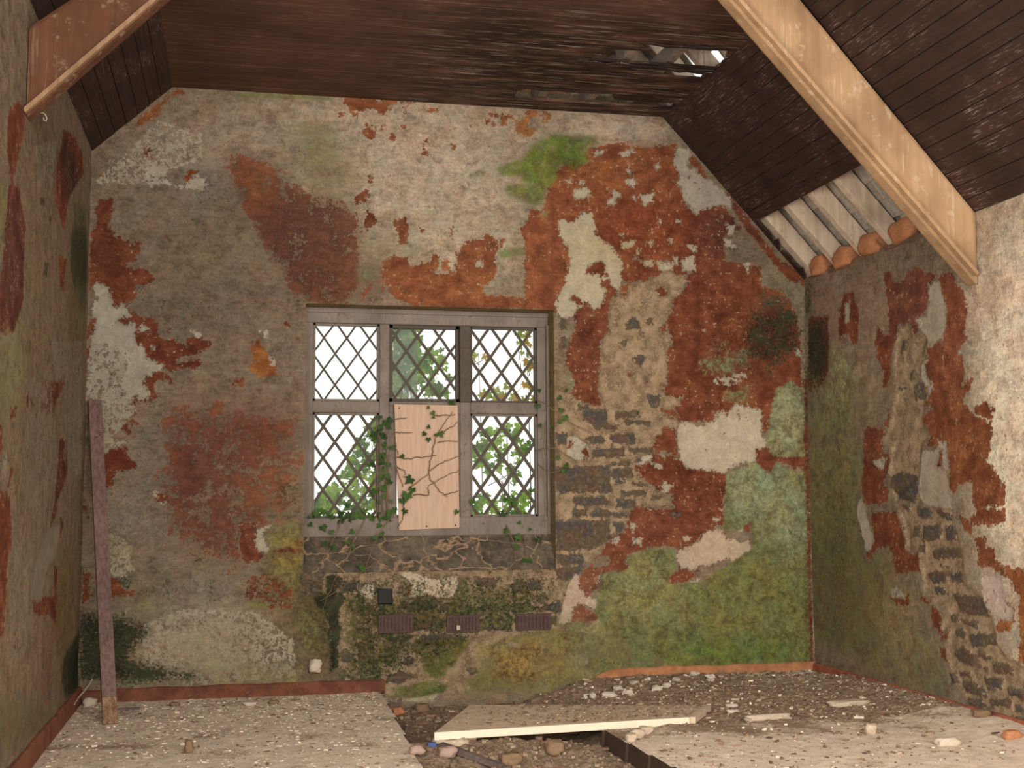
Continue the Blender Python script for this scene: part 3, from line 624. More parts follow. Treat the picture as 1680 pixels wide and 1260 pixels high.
GEO={"lights":[[1.457,1.909,1.908,2.441],[1.98,1.919,2.468,2.458],[2.546,1.904,3.031,2.445],[1.463,1.123,1.906,1.825],[2.549,1.109,3.016,1.822]],
"wframe":[1.395,1.014,3.098,2.531],
"board":[[2.006,0.13,1.886],[2.447,0.13,1.882],[2.458,0.13,1.038],[2.041,0.13,1.025]],
"beamR":[[5.009,-2.219,2.824],[5.001,-2.22,2.407],[3.517,-2.33,3.889],[3.945,-2.298,3.936]],
"beamL":[[-0.006,-2.59,3.379],[0.006,-2.59,2.96],[0.576,-2.547,3.566],[0.166,-2.578,3.521]],
"rafty":[-0.157,-0.493,-0.865,-1.231],
"airbrick":[[1.888,0.0,0.471],[2.124,0.0,0.349],[2.347,0.0,0.456],[2.571,0.0,0.34],[2.82,0.0,0.452],[3.066,0.0,0.343]],
"vent":[[1.875,0.0,0.651],[1.985,0.0,0.537]],
"hole":[[3.892,-0.621,4.257],[3.991,-0.778,4.149],[4.003,-0.622,4.137],[3.862,-0.488,4.29],[4.004,-0.821,4.135],[4.008,-0.527,4.132]],
"panel":[[2.305,-1.07,0.03],[3.663,-1.419,0.03],[3.408,-1.804,0.03],[1.967,-1.911,0.03]],
"panelb":[[1.964,-1.932,0.0],[3.402,-1.819,0.0]],
"edges":[[1.889,-0.396,-0.03],[1.821,-2.452,-0.03],[2.873,-1.857,0.0],[2.924,-2.876,0.0]],
"chips":[[3.233,-0.82,0.0],[3.357,-0.801,0.0],[3.377,-0.543,0.0],[3.529,-0.388,0.0],[3.667,-0.25,0.0],[3.856,-0.3,0.0],[3.668,-0.619,0.0],[3.151,-0.722,0.0],[3.12,-0.663,0.0],[4.056,-0.109,0.0],[4.092,-0.302,0.0],[3.581,-0.704,0.0]],
"misc":[[4.505,-1.462,0.0],[3.849,-1.813,0.0],[3.811,-1.376,0.0],[3.753,-1.538,0.0],[4.207,-2.304,0.0],[4.424,-2.684,0.0],[4.775,-2.69,0.0],[4.9,-2.238,0.0],[4.908,-2.569,0.0],[2.992,-2.121,0.0],[3.075,-2.018,0.0],[2.931,-2.209,0.0],[4.712,-2.883,0.0],[4.516,-2.14,0.0],[3.812,-2.497,0.0]],
"left":[[0.741,-1.809,-0.03],[0.073,-0.101,-0.03],[1.055,-0.378,-0.03],[0.613,-0.265,-0.03],[1.193,-0.341,-0.03],[1.327,-0.351,-0.03],[0.296,-0.372,-0.03],[-0.003,0.783,-0.03],[-0.06,-0.327,-0.03],[1.866,-2.09,-0.03]],
"pit":[[2.066,-1.266,-0.13],[2.011,-1.471,-0.13],[2.136,-1.997,-0.13],[1.986,-1.913,-0.13],[2.009,-0.148,-0.13],[2.161,-0.061,-0.13],[2.29,-0.391,-0.13]],
"plankb":[[0.236,-0.834,-0.03],[0.311,-0.853,-0.03]],
"plankt":[[-0.009,-0.03,1.876],[0.069,-0.03,1.877]],
"stems":[[[2.008,0.115,1.526],[2.117,0.115,1.515],[2.261,0.115,1.532],[2.294,0.115,1.537]],[[2.261,0.115,1.532],[2.283,0.115,1.636],[2.316,0.115,1.702],[2.405,0.115,1.835]],[[2.294,0.115,1.68],[2.361,0.115,1.708],[2.45,0.115,1.769]],[[2.261,0.115,1.526],[2.244,0.115,1.406],[2.294,0.115,1.319],[2.371,0.115,1.253]],[[2.117,0.115,1.319],[2.238,0.115,1.406]],[[2.244,0.115,1.428],[2.338,0.115,1.483],[2.461,0.115,1.532]],[[2.139,0.115,1.265],[2.238,0.115,1.27],[2.249,0.115,1.33],[2.46,0.115,1.439]],[[2.349,0.115,1.264],[2.449,0.115,1.291]],[[2.074,0.115,1.222],[2.063,0.115,1.114],[2.031,0.115,1.038]],[[2.008,0.115,1.461],[2.073,0.115,1.428],[2.074,0.115,1.385]],[[2.019,0.115,1.461],[2.063,0.115,1.319]],[[2.007,0.115,1.7],[2.051,0.115,1.69],[2.128,0.115,1.69]],[[1.996,0.115,1.782],[2.089,0.115,1.791]],[[2.294,0.115,1.807],[2.428,0.115,1.819]],[[2.305,0.115,1.625],[2.45,0.115,1.637]],[[2.007,0.115,1.624],[2.029,0.115,1.537]]],
"sillstems":[[[1.651,0.15,1.111],[1.563,0.05,0.911],[1.421,-0.02,0.737],[1.323,-0.02,0.679]],[[1.815,0.15,1.11],[1.707,0.08,0.908],[1.58,-0.02,0.674],[1.522,-0.02,0.517]],[[2.919,0.12,0.974],[2.898,0.03,0.811],[2.902,-0.02,0.648],[2.961,-0.02,0.524],[3.054,-0.02,0.432]],[[1.974,0.08,0.884],[1.801,-0.01,0.77],[1.64,-0.02,0.653],[1.501,-0.02,0.577]],[[3.012,0.15,1.932],[3.08,-0.02,1.856],[3.188,-0.02,1.772],[3.384,-0.02,1.676]],[[3.001,0.15,1.567],[3.077,-0.02,1.582],[3.207,-0.02,1.519]],[[3.009,0.15,1.482],[3.076,-0.02,1.414],[3.184,-0.02,1.435]],[[3.065,0.1,1.779],[3.045,0.12,1.481],[3.069,0.12,1.184],[2.98,0.05,0.892]],[[2.786,0.14,1.059],[2.83,0.05,0.894],[2.792,-0.02,0.732]],[[1.978,0.12,1.109],[1.89,0.07,0.987],[1.802,0.0,0.789]]],
"ivy_out":{"a":[[[1.839,0.42,1.79],[1.933,0.42,1.791],[1.99,0.42,1.49],[1.936,0.42,1.148],[1.495,0.42,1.151],[1.511,0.42,1.269],[1.65,0.42,1.362],[1.733,0.42,1.511],[1.805,0.42,1.652]]],
"b":[[[2.219,0.42,2.339],[2.352,0.42,2.364],[2.427,0.42,2.189],[2.502,0.42,2.014],[2.185,0.42,1.958],[2.176,0.42,2.141]],[[2.048,0.75,2.521],[2.275,0.75,2.527],[2.275,0.75,2.312],[2.194,0.75,1.994],[2.05,0.75,1.992]]],
"c":[[[2.648,0.42,2.016],[3.077,0.42,2.088],[3.076,0.42,1.932],[2.626,0.42,1.928]],[[2.939,0.5,2.476],[3.1,0.5,2.48],[3.097,0.5,2.164],[3.015,0.5,2.207]],[[2.606,0.45,2.319],[2.723,0.45,2.308],[2.722,0.45,2.233],[2.615,0.45,2.24]]],
"d":[[[2.647,0.42,1.687],[2.782,0.42,1.775],[2.939,0.42,1.754],[3.055,0.42,1.556],[2.959,0.42,1.359],[2.713,0.42,1.403],[2.633,0.42,1.49]],[[2.623,0.42,1.264],[3.053,0.42,1.314],[3.051,0.42,1.104],[2.623,0.42,1.108]]]},"leaf_in":[[2.112,0.1,1.372,0.075],[2.09,0.09,1.265,0.085],[2.125,0.1,1.302,0.06],[2.058,0.1,1.232,0.06],[2.075,0.1,1.157,0.05],[2.238,0.1,1.865,0.03],[2.267,0.1,1.828,0.04],[2.272,0.1,1.798,0.03],[2.238,0.1,1.731,0.035],[2.212,0.1,1.685,0.04],[2.238,0.1,1.647,0.04],[2.322,0.1,1.685,0.055],[2.288,0.1,1.677,0.03],[2.057,0.1,1.53,0.04],[2.436,0.1,1.15,0.045],[1.949,0.14,1.765,0.06],[1.966,0.14,1.731,0.045],[1.92,0.14,1.681,0.05],[1.936,0.13,1.614,0.04],[1.953,0.13,1.398,0.05],[1.977,0.12,1.356,0.05],[1.928,0.13,1.315,0.06],[1.874,0.13,1.291,0.06],[1.976,0.11,1.15,0.06],[1.956,0.11,1.117,0.07],[2.009,0.11,1.17,0.05],[1.793,0.13,1.118,0.05],[1.731,0.13,1.111,0.035],[1.641,0.13,1.132,0.04],[1.567,0.13,1.132,0.05],[1.527,0.14,1.161,0.05],[1.442,0.13,1.072,0.04],[1.527,0.12,1.051,0.06],[1.586,0.1,1.023,0.04],[2.548,0.13,1.221,0.05],[2.832,0.15,1.236,0.065],[2.854,0.15,1.202,0.05],[2.767,0.13,1.135,0.06],[2.781,0.1,1.018,0.05],[2.858,0.08,0.976,0.06],[2.994,0.07,0.954,0.05],[2.95,0.1,1.025,0.03],[2.877,0.12,1.071,0.03],[3.03,0.12,1.75,0.04],[3.018,0.14,1.889,0.05],[2.408,0.13,1.903,0.06],[3.035,0.15,1.997,0.035]],
"leaf_wall":[[3.135,-0.03,1.932,0.04],[3.151,-0.03,1.847,0.05],[3.177,-0.03,1.797,0.05],[3.142,-0.03,1.771,0.04],[3.117,-0.03,1.518,0.045],[3.182,-0.03,1.464,0.055],[3.16,-0.03,1.426,0.045],[3.187,-0.03,1.984,0.03],[3.076,-0.03,1.729,0.04]],
"bricks":[[5.04,-0.181,2.92],[5.04,-0.538,2.912],[5.04,-0.92,2.912],[5.04,-1.353,2.902]],
"hook":[0.0,-2.193,3.087],
"stick":[[-0.013,0.87,0.0],[-0.017,-0.105,0.0],[-0.029,-0.57,0.0]]}
# ---------------------------------------------------------------- helpers
def lin(c):
    g = (c[0]+c[1]+c[2])/3; c = tuple(g+(v-g)*.88 for v in c)
    return tuple(((v/255.0)/12.92 if v <= 10 else (((v/255.0)+.055)/1.055)**2.4)*K for v in c)
class N:
    def __init__(s, name):
        s.m = bpy.data.materials.new(name); s.m.use_nodes = True; s.t = s.m.node_tree; s.t.nodes.clear()
        s.out = s.t.nodes.new('ShaderNodeOutputMaterial')
    def n(s, typ): return s.t.nodes.new(typ)
    def set(s, sock, v):
        if isinstance(v, bpy.types.NodeSocket): s.t.links.new(v, sock)
        elif sock.type == 'RGBA' and len(v) == 3: sock.default_value = (*v, 1)
        else: sock.default_value = v
    def math(s, op, a, b=0.0, clamp=False):
        x = s.n('ShaderNodeMath'); x.operation = op; x.use_clamp = clamp; s.set(x.inputs[0], a); s.set(x.inputs[1], b); return x.outputs[0]
    def mix(s, f, a, b):
        x = s.n('ShaderNodeMix'); x.data_type = 'RGBA'; s.set(x.inputs[0], f); s.set(x.inputs[6], a); s.set(x.inputs[7], b); return x.outputs[2]
    def mul(s, c, f):
        x = s.n('ShaderNodeVectorMath'); x.operation = 'SCALE'; s.set(x.inputs[0], c); s.set(x.inputs[3], f); return x.outputs[0]
    def mulc(s, c, d):
        x = s.n('ShaderNodeVectorMath'); x.operation = 'MULTIPLY'; s.set(x.inputs[0], c); s.set(x.inputs[1], d); return x.outputs[0]
    def rng(s, v, a, b, c=0.0, d=1.0, smooth=True):
        x = s.n('ShaderNodeMapRange'); x.interpolation_type = 'SMOOTHSTEP' if smooth else 'LINEAR'
        s.set(x.inputs[0], v)
        for i, q in enumerate((a, b, c, d)): s.set(x.inputs[i+1], q)
        return x.outputs[0]
    def attr(s, name, col=False):
        x = s.n('ShaderNodeAttribute'); x.attribute_name = name; return x.outputs[0] if col else x.outputs[2]
    def pos(s, scale=(1,1,1), obj=False):
        if obj: v = s.n('ShaderNodeTexCoord').outputs['Object']
        else: v = s.n('ShaderNodeNewGeometry').outputs['Position']
        x = s.n('ShaderNodeMapping'); x.inputs['Scale'].default_value = scale; s.t.links.new(v, x.inputs[0]); return x.outputs[0]
    def noise(s, v, sc, det=4, rough=.6, dist=0.0):
        x = s.n('ShaderNodeTexNoise'); s.t.links.new(v, x.inputs['Vector']); x.inputs['Scale'].default_value = sc
        x.inputs['Detail'].default_value = det; x.inputs['Roughness'].default_value = rough; x.inputs['Distortion'].default_value = dist
        return x.outputs[0]
    def vor(s, v, sc, feat='F1', out=0):
        x = s.n('ShaderNodeTexVoronoi'); x.feature = feat; s.t.links.new(v, x.inputs['Vector']); x.inputs['Scale'].default_value = sc; return x.outputs[out]
    def bsdf(s, col, rough=.9, bump=None, dist=.004, strength=.8, spec=.25, metal=0.0):
        b = s.n('ShaderNodeBsdfPrincipled'); s.set(b.inputs['Base Color'], col); s.set(b.inputs['Roughness'], rough)
        b.inputs['Specular IOR Level'].default_value = spec; b.inputs['Metallic'].default_value = metal
        if bump is not None:
            u = s.n('ShaderNodeBump'); u.inputs['Distance'].default_value = dist; u.inputs['Strength'].default_value = strength
            s.t.links.new(bump, u.inputs['Height']); s.t.links.new(u.outputs[0], b.inputs['Normal'])
        s.t.links.new(b.outputs[0], s.out.inputs[0]); return s.m
def mesh_obj(name, verts, faces, mat=None, parent=None, smooth=False):
    me = bpy.data.meshes.new(name); me.from_pydata([tuple(v) for v in verts], [], faces); me.update()
    if mat: me.materials.append(mat)
    if smooth: me.polygons.foreach_set('use_smooth', [True]*len(me.polygons))
    o = bpy.data.objects.new(name, me); C.objects.link(o)
    if parent: o.parent = parent
    return o
class MB:
    def __init__(s): s.v = []; s.f = []
    def add(s, vs, fs):
        k = len(s.v); s.v += [tuple(v) for v in vs]; s.f += [tuple(i+k for i in f) for f in fs]
    def box(s, a, b):
        x0,y0,z0 = a; x1,y1,z1 = b
        s.add([(x0,y0,z0),(x1,y0,z0),(x1,y1,z0),(x0,y1,z0),(x0,y0,z1),(x1,y0,z1),(x1,y1,z1),(x0,y1,z1)],
              [(0,3,2,1),(4,5,6,7),(0,1,5,4),(1,2,6,5),(2,3,7,6),(3,0,4,7)])
    def prism(s, quad, d):      # polygon extruded by vector d
        n = len(quad); d = Vector(d); q = [Vector(p) for p in quad]
        s.add(q + [p + d for p in q], [tuple(range(n)), tuple(range(2*n-1, n-1, -1))] + [(i, i+n, (i+1)%n+n, (i+1)%n) for i in range(n)])
    def bar(s, p, q, w, h, up=(0,0,1)):
        p = Vector(p); q = Vector(q); d = (q-p).normalized(); u = Vector(up); u = (u - d*u.dot(d)).normalized(); r = d.cross(u)
        c = [r*(w/2)+u*(h/2), -r*(w/2)+u*(h/2), -r*(w/2)-u*(h/2), r*(w/2)-u*(h/2)]
        s.add([p+k for k in c]+[q+k for k in c], [(0,1,2,3),(7,6,5,4),(0,4,5,1),(1,5,6,2),(2,6,7,3),(3,7,4,0)])
    def tube(s, pts, r0, r1=None, n=6):
        r1 = r0 if r1 is None else r1; pts = [Vector(p) for p in pts]; k = len(s.v); m = len(pts)
        for i, p in enumerate(pts):
            d = (pts[min(i+1,m-1)] - pts[max(i-1,0)]).normalized(); a = Vector((0,0,1)) if abs(d.z) < .9 else Vector((1,0,0))
            x = d.cross(a).normalized(); y = d.cross(x); r = r0 + (r1-r0)*i/max(1,m-1)
            for j in range(n): s.v.append(tuple(p + (x*math.cos(2*math.pi*j/n) + y*math.sin(2*math.pi*j/n))*r))
        for i in range(m-1):
            for j in range(n): s.f.append((k+i*n+j, k+i*n+(j+1)%n, k+(i+1)*n+(j+1)%n, k+(i+1)*n+j))
        s.f.append(tuple(k+j for j in range(n-1,-1,-1))); s.f.append(tuple(k+(m-1)*n+j for j in range(n)))
    def build(s, name, mat=None, parent=None, smooth=False, bevel=0, origin=None):
        v = s.v
        if origin is not None: v = [tuple(Vector(p)-Vector(origin)) for p in v]
        o = mesh_obj(name, v, s.f, mat, parent, smooth)
        bm = bmesh.new(); bm.from_mesh(o.data); bmesh.ops.recalc_face_normals(bm, faces=bm.faces)
        if bevel: bmesh.ops.bevel(bm, geom=[e for e in bm.edges if e.calc_face_angle(0) > .5], offset=bevel, segments=2, affect='EDGES', profile=.6)
        bm.to_mesh(o.data); bm.free()
        if origin is not None: o.location = origin
        return o
def tag(o, label=None, cat=None, group=None, kind=None):
    for k, v in (('label',label),('category',cat),('group',group),('kind',kind)):
        if v: o[k] = v
    return o
def empty(name, loc, label, cat, group=None):
    o = bpy.data.objects.new(name, None); C.objects.link(o); o.location = loc; o.empty_display_size = .1
    return tag(o, label, cat, group)
def part(mb, name, mat, root, **kw):
    o = mb.build(name, mat, None, **kw); o.parent = root; o.matrix_parent_inverse = Matrix.Translation(root.location).inverted(); return o
def struct(o): o['kind'] = 'structure'; return o
# ---------------------------------------------------------------- wear fields on the walls
def sdf(px, pz, poly):
    d = np.full(px.shape, 9.0); ins = np.zeros(px.shape, bool); n = len(poly)
    for i in range(n):
        x0,z0 = poly[i]; x1,z1 = poly[(i+1)%n]; ex,ez = x1-x0, z1-z0; L = ex*ex+ez*ez+1e-12
        t = np.clip(((px-x0)*ex+(pz-z0)*ez)/L, 0, 1); d = np.minimum(d, (px-x0-t*ex)**2+(pz-z0-t*ez)**2)
        c = ((z0 > pz) != (z1 > pz)); xi = x0 + (pz-z0)*ex/(ez if abs(ez) > 1e-9 else 1e-9); ins ^= c & (px < xi)
    d = np.sqrt(d); return np.where(ins, d, -d)
DEF = {'b':(128,114,94),'r':(138,70,42),'w':(178,166,145),'g':(100,110,66)}
def wear(u, v, patches, tints):
    F = {k: np.full(u.shape, -.3) for k in 'RWMS'}; F.update({k: np.zeros(u.shape) for k in 'rGD'})
    for L, cov, b, flat in patches:
        P = [(flat[i]/1000, flat[i+1]/1000) for i in range(0, len(flat), 2)]
        xs = [p[0] for p in P]; zs = [p[1] for p in P]; m = .32
        I = np.nonzero((u > min(xs)-m) & (u < max(xs)+m) & (v > min(zs)-m) & (v < max(zs)+m))[0]
        if not len(I): continue
        s = np.clip(sdf(u[I], v[I], P), -.3, .3)
        if L in 'RWM' or L == 'B':
            if cov < 1: s = np.minimum(s, (cov-.55)*.05)
            if L != 'B': F[L][I] = np.maximum(F[L][I], s)
            if cov >= 1:
                for k in 'RWMS':
                    if k != L: F[k][I] = np.minimum(F[k][I], -s)
        elif L == 'S': F['S'][I] = np.maximum(F['S'][I], np.minimum(s, .3 if cov >= 1 else .004))
        else:
            b = max(b, .01); t = np.clip((s + b*.7)/(b*1.4), 0, 1); F[L][I] = np.maximum(F[L][I], cov*t*t*(3-2*t))
    col = {}
    for ch in 'brwg':
        c = np.tile(np.array(lin(DEF[ch])), (u.size, 1))
        for t in tints:
            if t[0] != ch: continue
            w = np.exp(-1.3*(((u-t[1])/max(t[3],.02))**2 + ((v-t[2])/max(t[4],.02))**2)); w = np.clip(w*1.25, 0, 1)[:, None]
            c = c*(1-w) + np.array(lin(t[5]))*w
        col[ch] = c
    return F, col
def put_wear(me, F, col):
    for k, nm in (('R','sd_red'),('W','sd_white'),('M','sd_mortar'),('S','sd_stone'),('r','soft_red'),('G','green'),('D','mould')):
        a = me.attributes.new(nm, 'FLOAT', 'POINT'); a.data.foreach_set('value', F[k].astype(np.float32))
    for k, nm in (('b','c_base'),('r','c_red'),('w','c_white'),('g','c_green')):
        a = me.attributes.new(nm, 'FLOAT_COLOR', 'POINT'); q = np.ones((len(F['R']), 4), np.float32); q[:, :3] = col[k]; a.data.foreach_set('color', q.ravel())
def fbm(p, s): return mnoise.fractal(Vector(p)*s, 1.0, 2.0, 4)
def wall_material():
    s = N('weathered_limewash'); P = s.pos(); A = lambda *q: q[0] if len(q) == 1 else s.math('ADD', q[0], A(*q[1:]))
    NS = lambda *q: s.rng(s.noise(*q), .27, .73, 0.0, 1.0, False); ce = lambda n, k, m=.5: s.math('MULTIPLY', s.math('SUBTRACT', n, m), k)
    n1 = NS(P, 20, 6, .68); n2 = NS(P, 75, 5, .72); n3 = NS(P, 5, 5, .6); n4 = NS(P, 30, 9, .8); n5 = NS(P, 10, 7, .72, .6)
    n6 = NS(s.pos((1.3,1.3,4.5)), 7, 6, .7, .5); n7 = NS(P, 42, 7, .74); n8 = NS(P, 15, 8, .78); nb = NS(P, 160, 4, .75)
    warp = A(ce(n1, .050, .45), ce(n7, .042, .46), ce(n2, .022)); warp2 = A(ce(n4, .048, .46), ce(n8, .042, .46), ce(n2, .018))
    e = .0022
    sr = A(s.attr('sd_red'), warp); R = s.rng(sr, -e, e); Wm = s.rng(A(s.attr('sd_white'), warp2), -e, e)
    M = s.rng(A(s.attr('sd_mortar'), warp2), -.005, .005); ss = A(s.attr('sd_stone'), s.math('MULTIPLY', warp2, .75)); S = s.rng(ss, -.003, .005)
    cb = s.attr('c_base', True)
    mott = s.math('MULTIPLY', s.math('MULTIPLY', s.rng(n5, .2, .8, .62, 1.34, False), s.rng(n2, .15, .85, .80, 1.18, False)), s.math('MULTIPLY', s.rng(n6, .2, .8, .80, 1.18, False), s.rng(nb, .15, .85, .84, 1.14, False)))
    base = s.mul(cb, mott); base = s.mulc(base, s.mix(s.rng(n3, .36, .64), (1.10,.98,.90), (1.0,.985,.96)))
    base = s.mix(s.math('MULTIPLY', s.rng(n8, .55, .72), .55), base, s.mulc(cb, (.62,.60,.58)))
    base = s.mix(s.math('MULTIPLY', s.rng(n4, .55, .68), .6), base, s.mulc(cb, (1.42,1.42,1.40)))
    base = s.mix(s.math('MULTIPLY', s.rng(NS(P, 17, 7, .76), .60, .78), .34), base, lin((146,104,78)))
    base = s.mix(s.rng(n7, .16, .08), base, s.mul(cb, .45))
    cr = s.mulc(s.attr('c_red', True), (.93,1.02,1.06))
    red = s.mul(cr, s.math('MULTIPLY', s.math('MULTIPLY', s.rng(n5, .2, .8, .62, 1.32, False), s.rng(n2, .15, .85, .84, 1.14, False)), s.rng(n6, .2, .8, .82, 1.18, False)))
    red = s.mulc(red, s.mix(s.rng(n3, .3, .7), (.80,.80,.88), (.98,1.04,1.02)))
    red = s.mix(s.math('MULTIPLY', s.rng(n8, .56, .70), .5), red, s.mulc(cr, (.62,.60,.66)))
    red = s.mix(s.math('MULTIPLY', s.rng(n4, .66, .80), .5), red, lin((150,110,80)))
    soft = s.rng(A(s.attr('soft_red'), ce(n4, .8), ce(n5, .75), ce(n3, .35), ce(n2, .45)), .40, .64)
    c = s.mix(s.math('MULTIPLY', soft, .9), base, red)
    rim = s.math('MULTIPLY', s.rng(sr, -.013, -.003), s.rng(n8, .42, .56)); c = s.mix(s.math('MULTIPLY', rim, .55), c, s.mul(cb, 1.5))
    c = s.mix(R, c, red)
    fl = s.math('MULTIPLY', s.rng(NS(P, 36, 5, .66), .71, .74), s.rng(n3, .44, .56)); c = s.mix(s.math('MULTIPLY', fl, s.math('MULTIPLY', R, .85)), c, lin((168,146,112)))
    sp = s.rng(NS(P, 30, 3, .6), .84, .86); c = s.mix(s.math('MULTIPLY', sp, .7), c, cr)
    cw = s.attr('c_white', True)
    wh = s.mul(cw, s.math('MULTIPLY', s.rng(n5, .2, .8, .80, 1.14, False), s.rng(n2, .15, .85, .90, 1.08, False)))
    wh = s.mix(s.math('MULTIPLY', s.rng(n8, .55, .7), .5), wh, s.mulc(cw, (.72,.68,.60))); wh = s.mix(s.math('MULTIPLY', s.rng(n1, .80, .84), .7), wh, lin((140,100,70)))
    c = s.mix(Wm, c, wh)
    mo = s.mix(s.rng(n8, .40, .60), lin((166,140,108)), lin((124,102,76))); mo = s.mul(mo, s.math('MULTIPLY', s.rng(n2, .15, .85, .78, 1.18, False), s.rng(n5, .2, .8, .76, 1.2, False)))
    mo = s.mix(s.math('MULTIPLY', s.rng(n4, .55, .66), .55), mo, lin((184,162,126))); mo = s.mix(s.math('MULTIPLY', s.rng(NS(P, 22, 6, .74), .72, .80), .5), mo, lin((134,84,58)))
    c = s.mix(M, c, mo)
    pale = s.math('MULTIPLY', s.rng(ss, -.022, -.004), M); c = s.mix(s.math('MULTIPLY', pale, .28), c, lin((186,160,124)))
    st = s.mix(s.rng(NS(P, 8, 3, .5), .42, .58), lin((76,72,70)), lin((92,78,60))); st = s.mix(s.math('MULTIPLY', s.rng(NS(P, 6.3, 2, .5), .56, .62), .5), st, lin((104,72,52)))
    st = s.mul(st, s.math('MULTIPLY', s.rng(n4, .2, .8, .55, 1.45, False), s.rng(n2, .15, .85, .8, 1.2, False))); st = s.mix(s.math('MULTIPLY', s.rng(n8, .57, .68), .45), st, lin((128,112,84)))
    c = s.mix(s.math('MULTIPLY', S, .94), c, st)
    cg = s.mulc(s.attr('c_green', True), (1.05,.96,1.0)); ga = s.attr('green')
    G = s.math('MULTIPLY', s.rng(A(ga, ce(n4, .9), ce(n5, .7), ce(n2, .4)), .28, .80), s.rng(n8, .26, .52, .62, .96))
    gr = s.mul(cg, s.math('MULTIPLY', s.math('MULTIPLY', s.rng(n5, .2, .8, .52, 1.42, False), s.rng(n4, .2, .8, .68, 1.36, False)), s.rng(n2, .15, .85, .72, 1.28, False)))
    gr = s.mulc(gr, s.mix(s.rng(n3, .38, .62), (1.34,1.12,1.0), (1.08,1.06,1.08)))
    gr = s.mix(s.math('MULTIPLY', s.rng(n8, .55, .68), .5), gr, s.mulc(cg, (1.75,1.6,1.5)))
    gr = s.mix(s.math('MULTIPLY', s.rng(n1, .36, .14), .55), gr, s.mulc(cg, (.42,.5,.42)))
    c = s.mix(G, c, gr)
    D = s.rng(A(s.attr('mould'), ce(NS(P, 44, 8, .8), 1.5), ce(n5, .8), ce(n2, .6)), .30, .9)
    c = s.mix(s.math('MULTIPLY', D, .92), c, s.mix(s.rng(n5, .4, .6), lin((30,40,27)), lin((46,56,36))))
    h = s.math('SUBTRACT', 1.0, s.math('MULTIPLY', R, .35)); h = s.math('SUBTRACT', h, s.math('MULTIPLY', Wm, .5)); h = s.math('SUBTRACT', h, s.math('MULTIPLY', M, .6)); h = s.math('ADD', h, s.math('MULTIPLY', S, .7))
    h = A(h, s.math('MULTIPLY', n4, 1.0), s.math('MULTIPLY', n8, .8), s.math('MULTIPLY', nb, .3))
    return s.bsdf(c, .92, h, .009, .8, .12)
M_WALL = wall_material()
def axis_lines(keys, step):
    out = [keys[0]]
    for a, b in zip(keys, keys[1:]):
        st = step if not isinstance(step, dict) else step.get((a, b), .012); n = max(1, round((b-a)/st)); out += [a + (b-a)*(i+1)/n for i in range(n)]
    return np.array(out)
def wall_grid(name, us, vs, make, patches, tints, keep, disp_dir, hole=None):
    U, V = np.meshgrid(us, vs); u = U.ravel(); v = V.ravel(); F, col = wear(u, v, patches, tints)
    nu = len(us)
    sm = lambda x, a, b: (lambda t: t*t*(3-2*t))(np.clip((x-a)/(b-a), 0, 1))
    rec = sm(F['M'], -.01, .03)*.014 - sm(F['S'], -.012, .012)*.012*sm(F['M'], -.05, .0) + sm(F['W'], -.01, .02)*.003
    for i in range(len(u)):
        rec[i] += .008*mnoise.noise(Vector((u[i]*2.2, v[i]*2.2, 3.1))) + .004*mnoise.noise(Vector((u[i]*7, v[i]*7, 1.7)))
    if hole:
        x0,z0,x1,z1 = hole; dd = np.maximum(np.maximum(x0-u, u-x1), np.maximum(z0-v, v-z1)); rec *= np.clip(dd/.03, 0, 1)
    verts = [make(u[i], v[i], rec[i]) for i in range(len(u))]
    faces = []
    for j in range(len(vs)-1):
        for i in range(nu-1):
            if keep((us[i]+us[i+1])/2, (vs[j]+vs[j+1])/2): a = j*nu+i; faces.append((a, a+1, a+nu+1, a+nu))
    o = struct(mesh_obj(name, verts, faces, M_WALL, smooth=True)); put_wear(o.data, F, col); return o
WX0, WX1, WZ0, WZ1 = 1.393, 3.106, 0.752, 2.548
def roofz(x): return min(HL + x*(HC-HL)/FXL + .1, HR + (WID-x)*(HC-HR)/(WID-FXR) + .12, 5.6)
wall_grid('wall_back', axis_lines([-.02, WX0, WX1, WID+.02], .0115), axis_lines([-.22, WZ0, WZ1, 4.75], .0115), lambda u, v, r: (u, r, v),
    PATCH_BACK, TINT_BACK, lambda u, v: v < roofz(u) and not (WX0 < u < WX1 and WZ0 < v < WZ1), 1, (WX0, WZ0, WX1, WZ1))
fine = {(-3.3, -.0): .0115, (-4.6, -3.3): .05, (YB, -4.6): .2}
TINT_RIGHT += [('b', y, z, .75, .9, (214,197,174)) for y in (-3.0,-4.0,-5.0,-6.0) for z in (.2,1.2,2.3)]  # same pale limewash with daylight brightness in its colour, carried along the near end
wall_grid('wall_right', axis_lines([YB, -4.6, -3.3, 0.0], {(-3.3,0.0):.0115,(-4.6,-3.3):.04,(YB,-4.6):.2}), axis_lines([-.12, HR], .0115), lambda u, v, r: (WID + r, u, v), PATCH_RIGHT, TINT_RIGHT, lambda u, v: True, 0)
wall_grid('wall_left', axis_lines([-4.9, -3.6, 0.0], {(-3.6,0.0):.0125,(-4.9,-3.6):.04}), axis_lines([-.12, HL], .0125), lambda u, v, r: (-r, u, v), PATCH_LEFT, TINT_LEFT, lambda u, v: True, 0)
def plain_wear(o, base=(120,108,88), **kw):
    n = len(o.data.vertices); F = {k: np.full(n, -.3) for k in 'RWMS'}; F.update({k: np.zeros(n) for k in 'rGD'})
    for k, v in kw.items(): F[k][:] = v
    put_wear(o.data, F, {k: np.tile(np.array(lin(base if k == 'b' else DEF[k])), (n, 1)) for k in 'brwg'}); return o
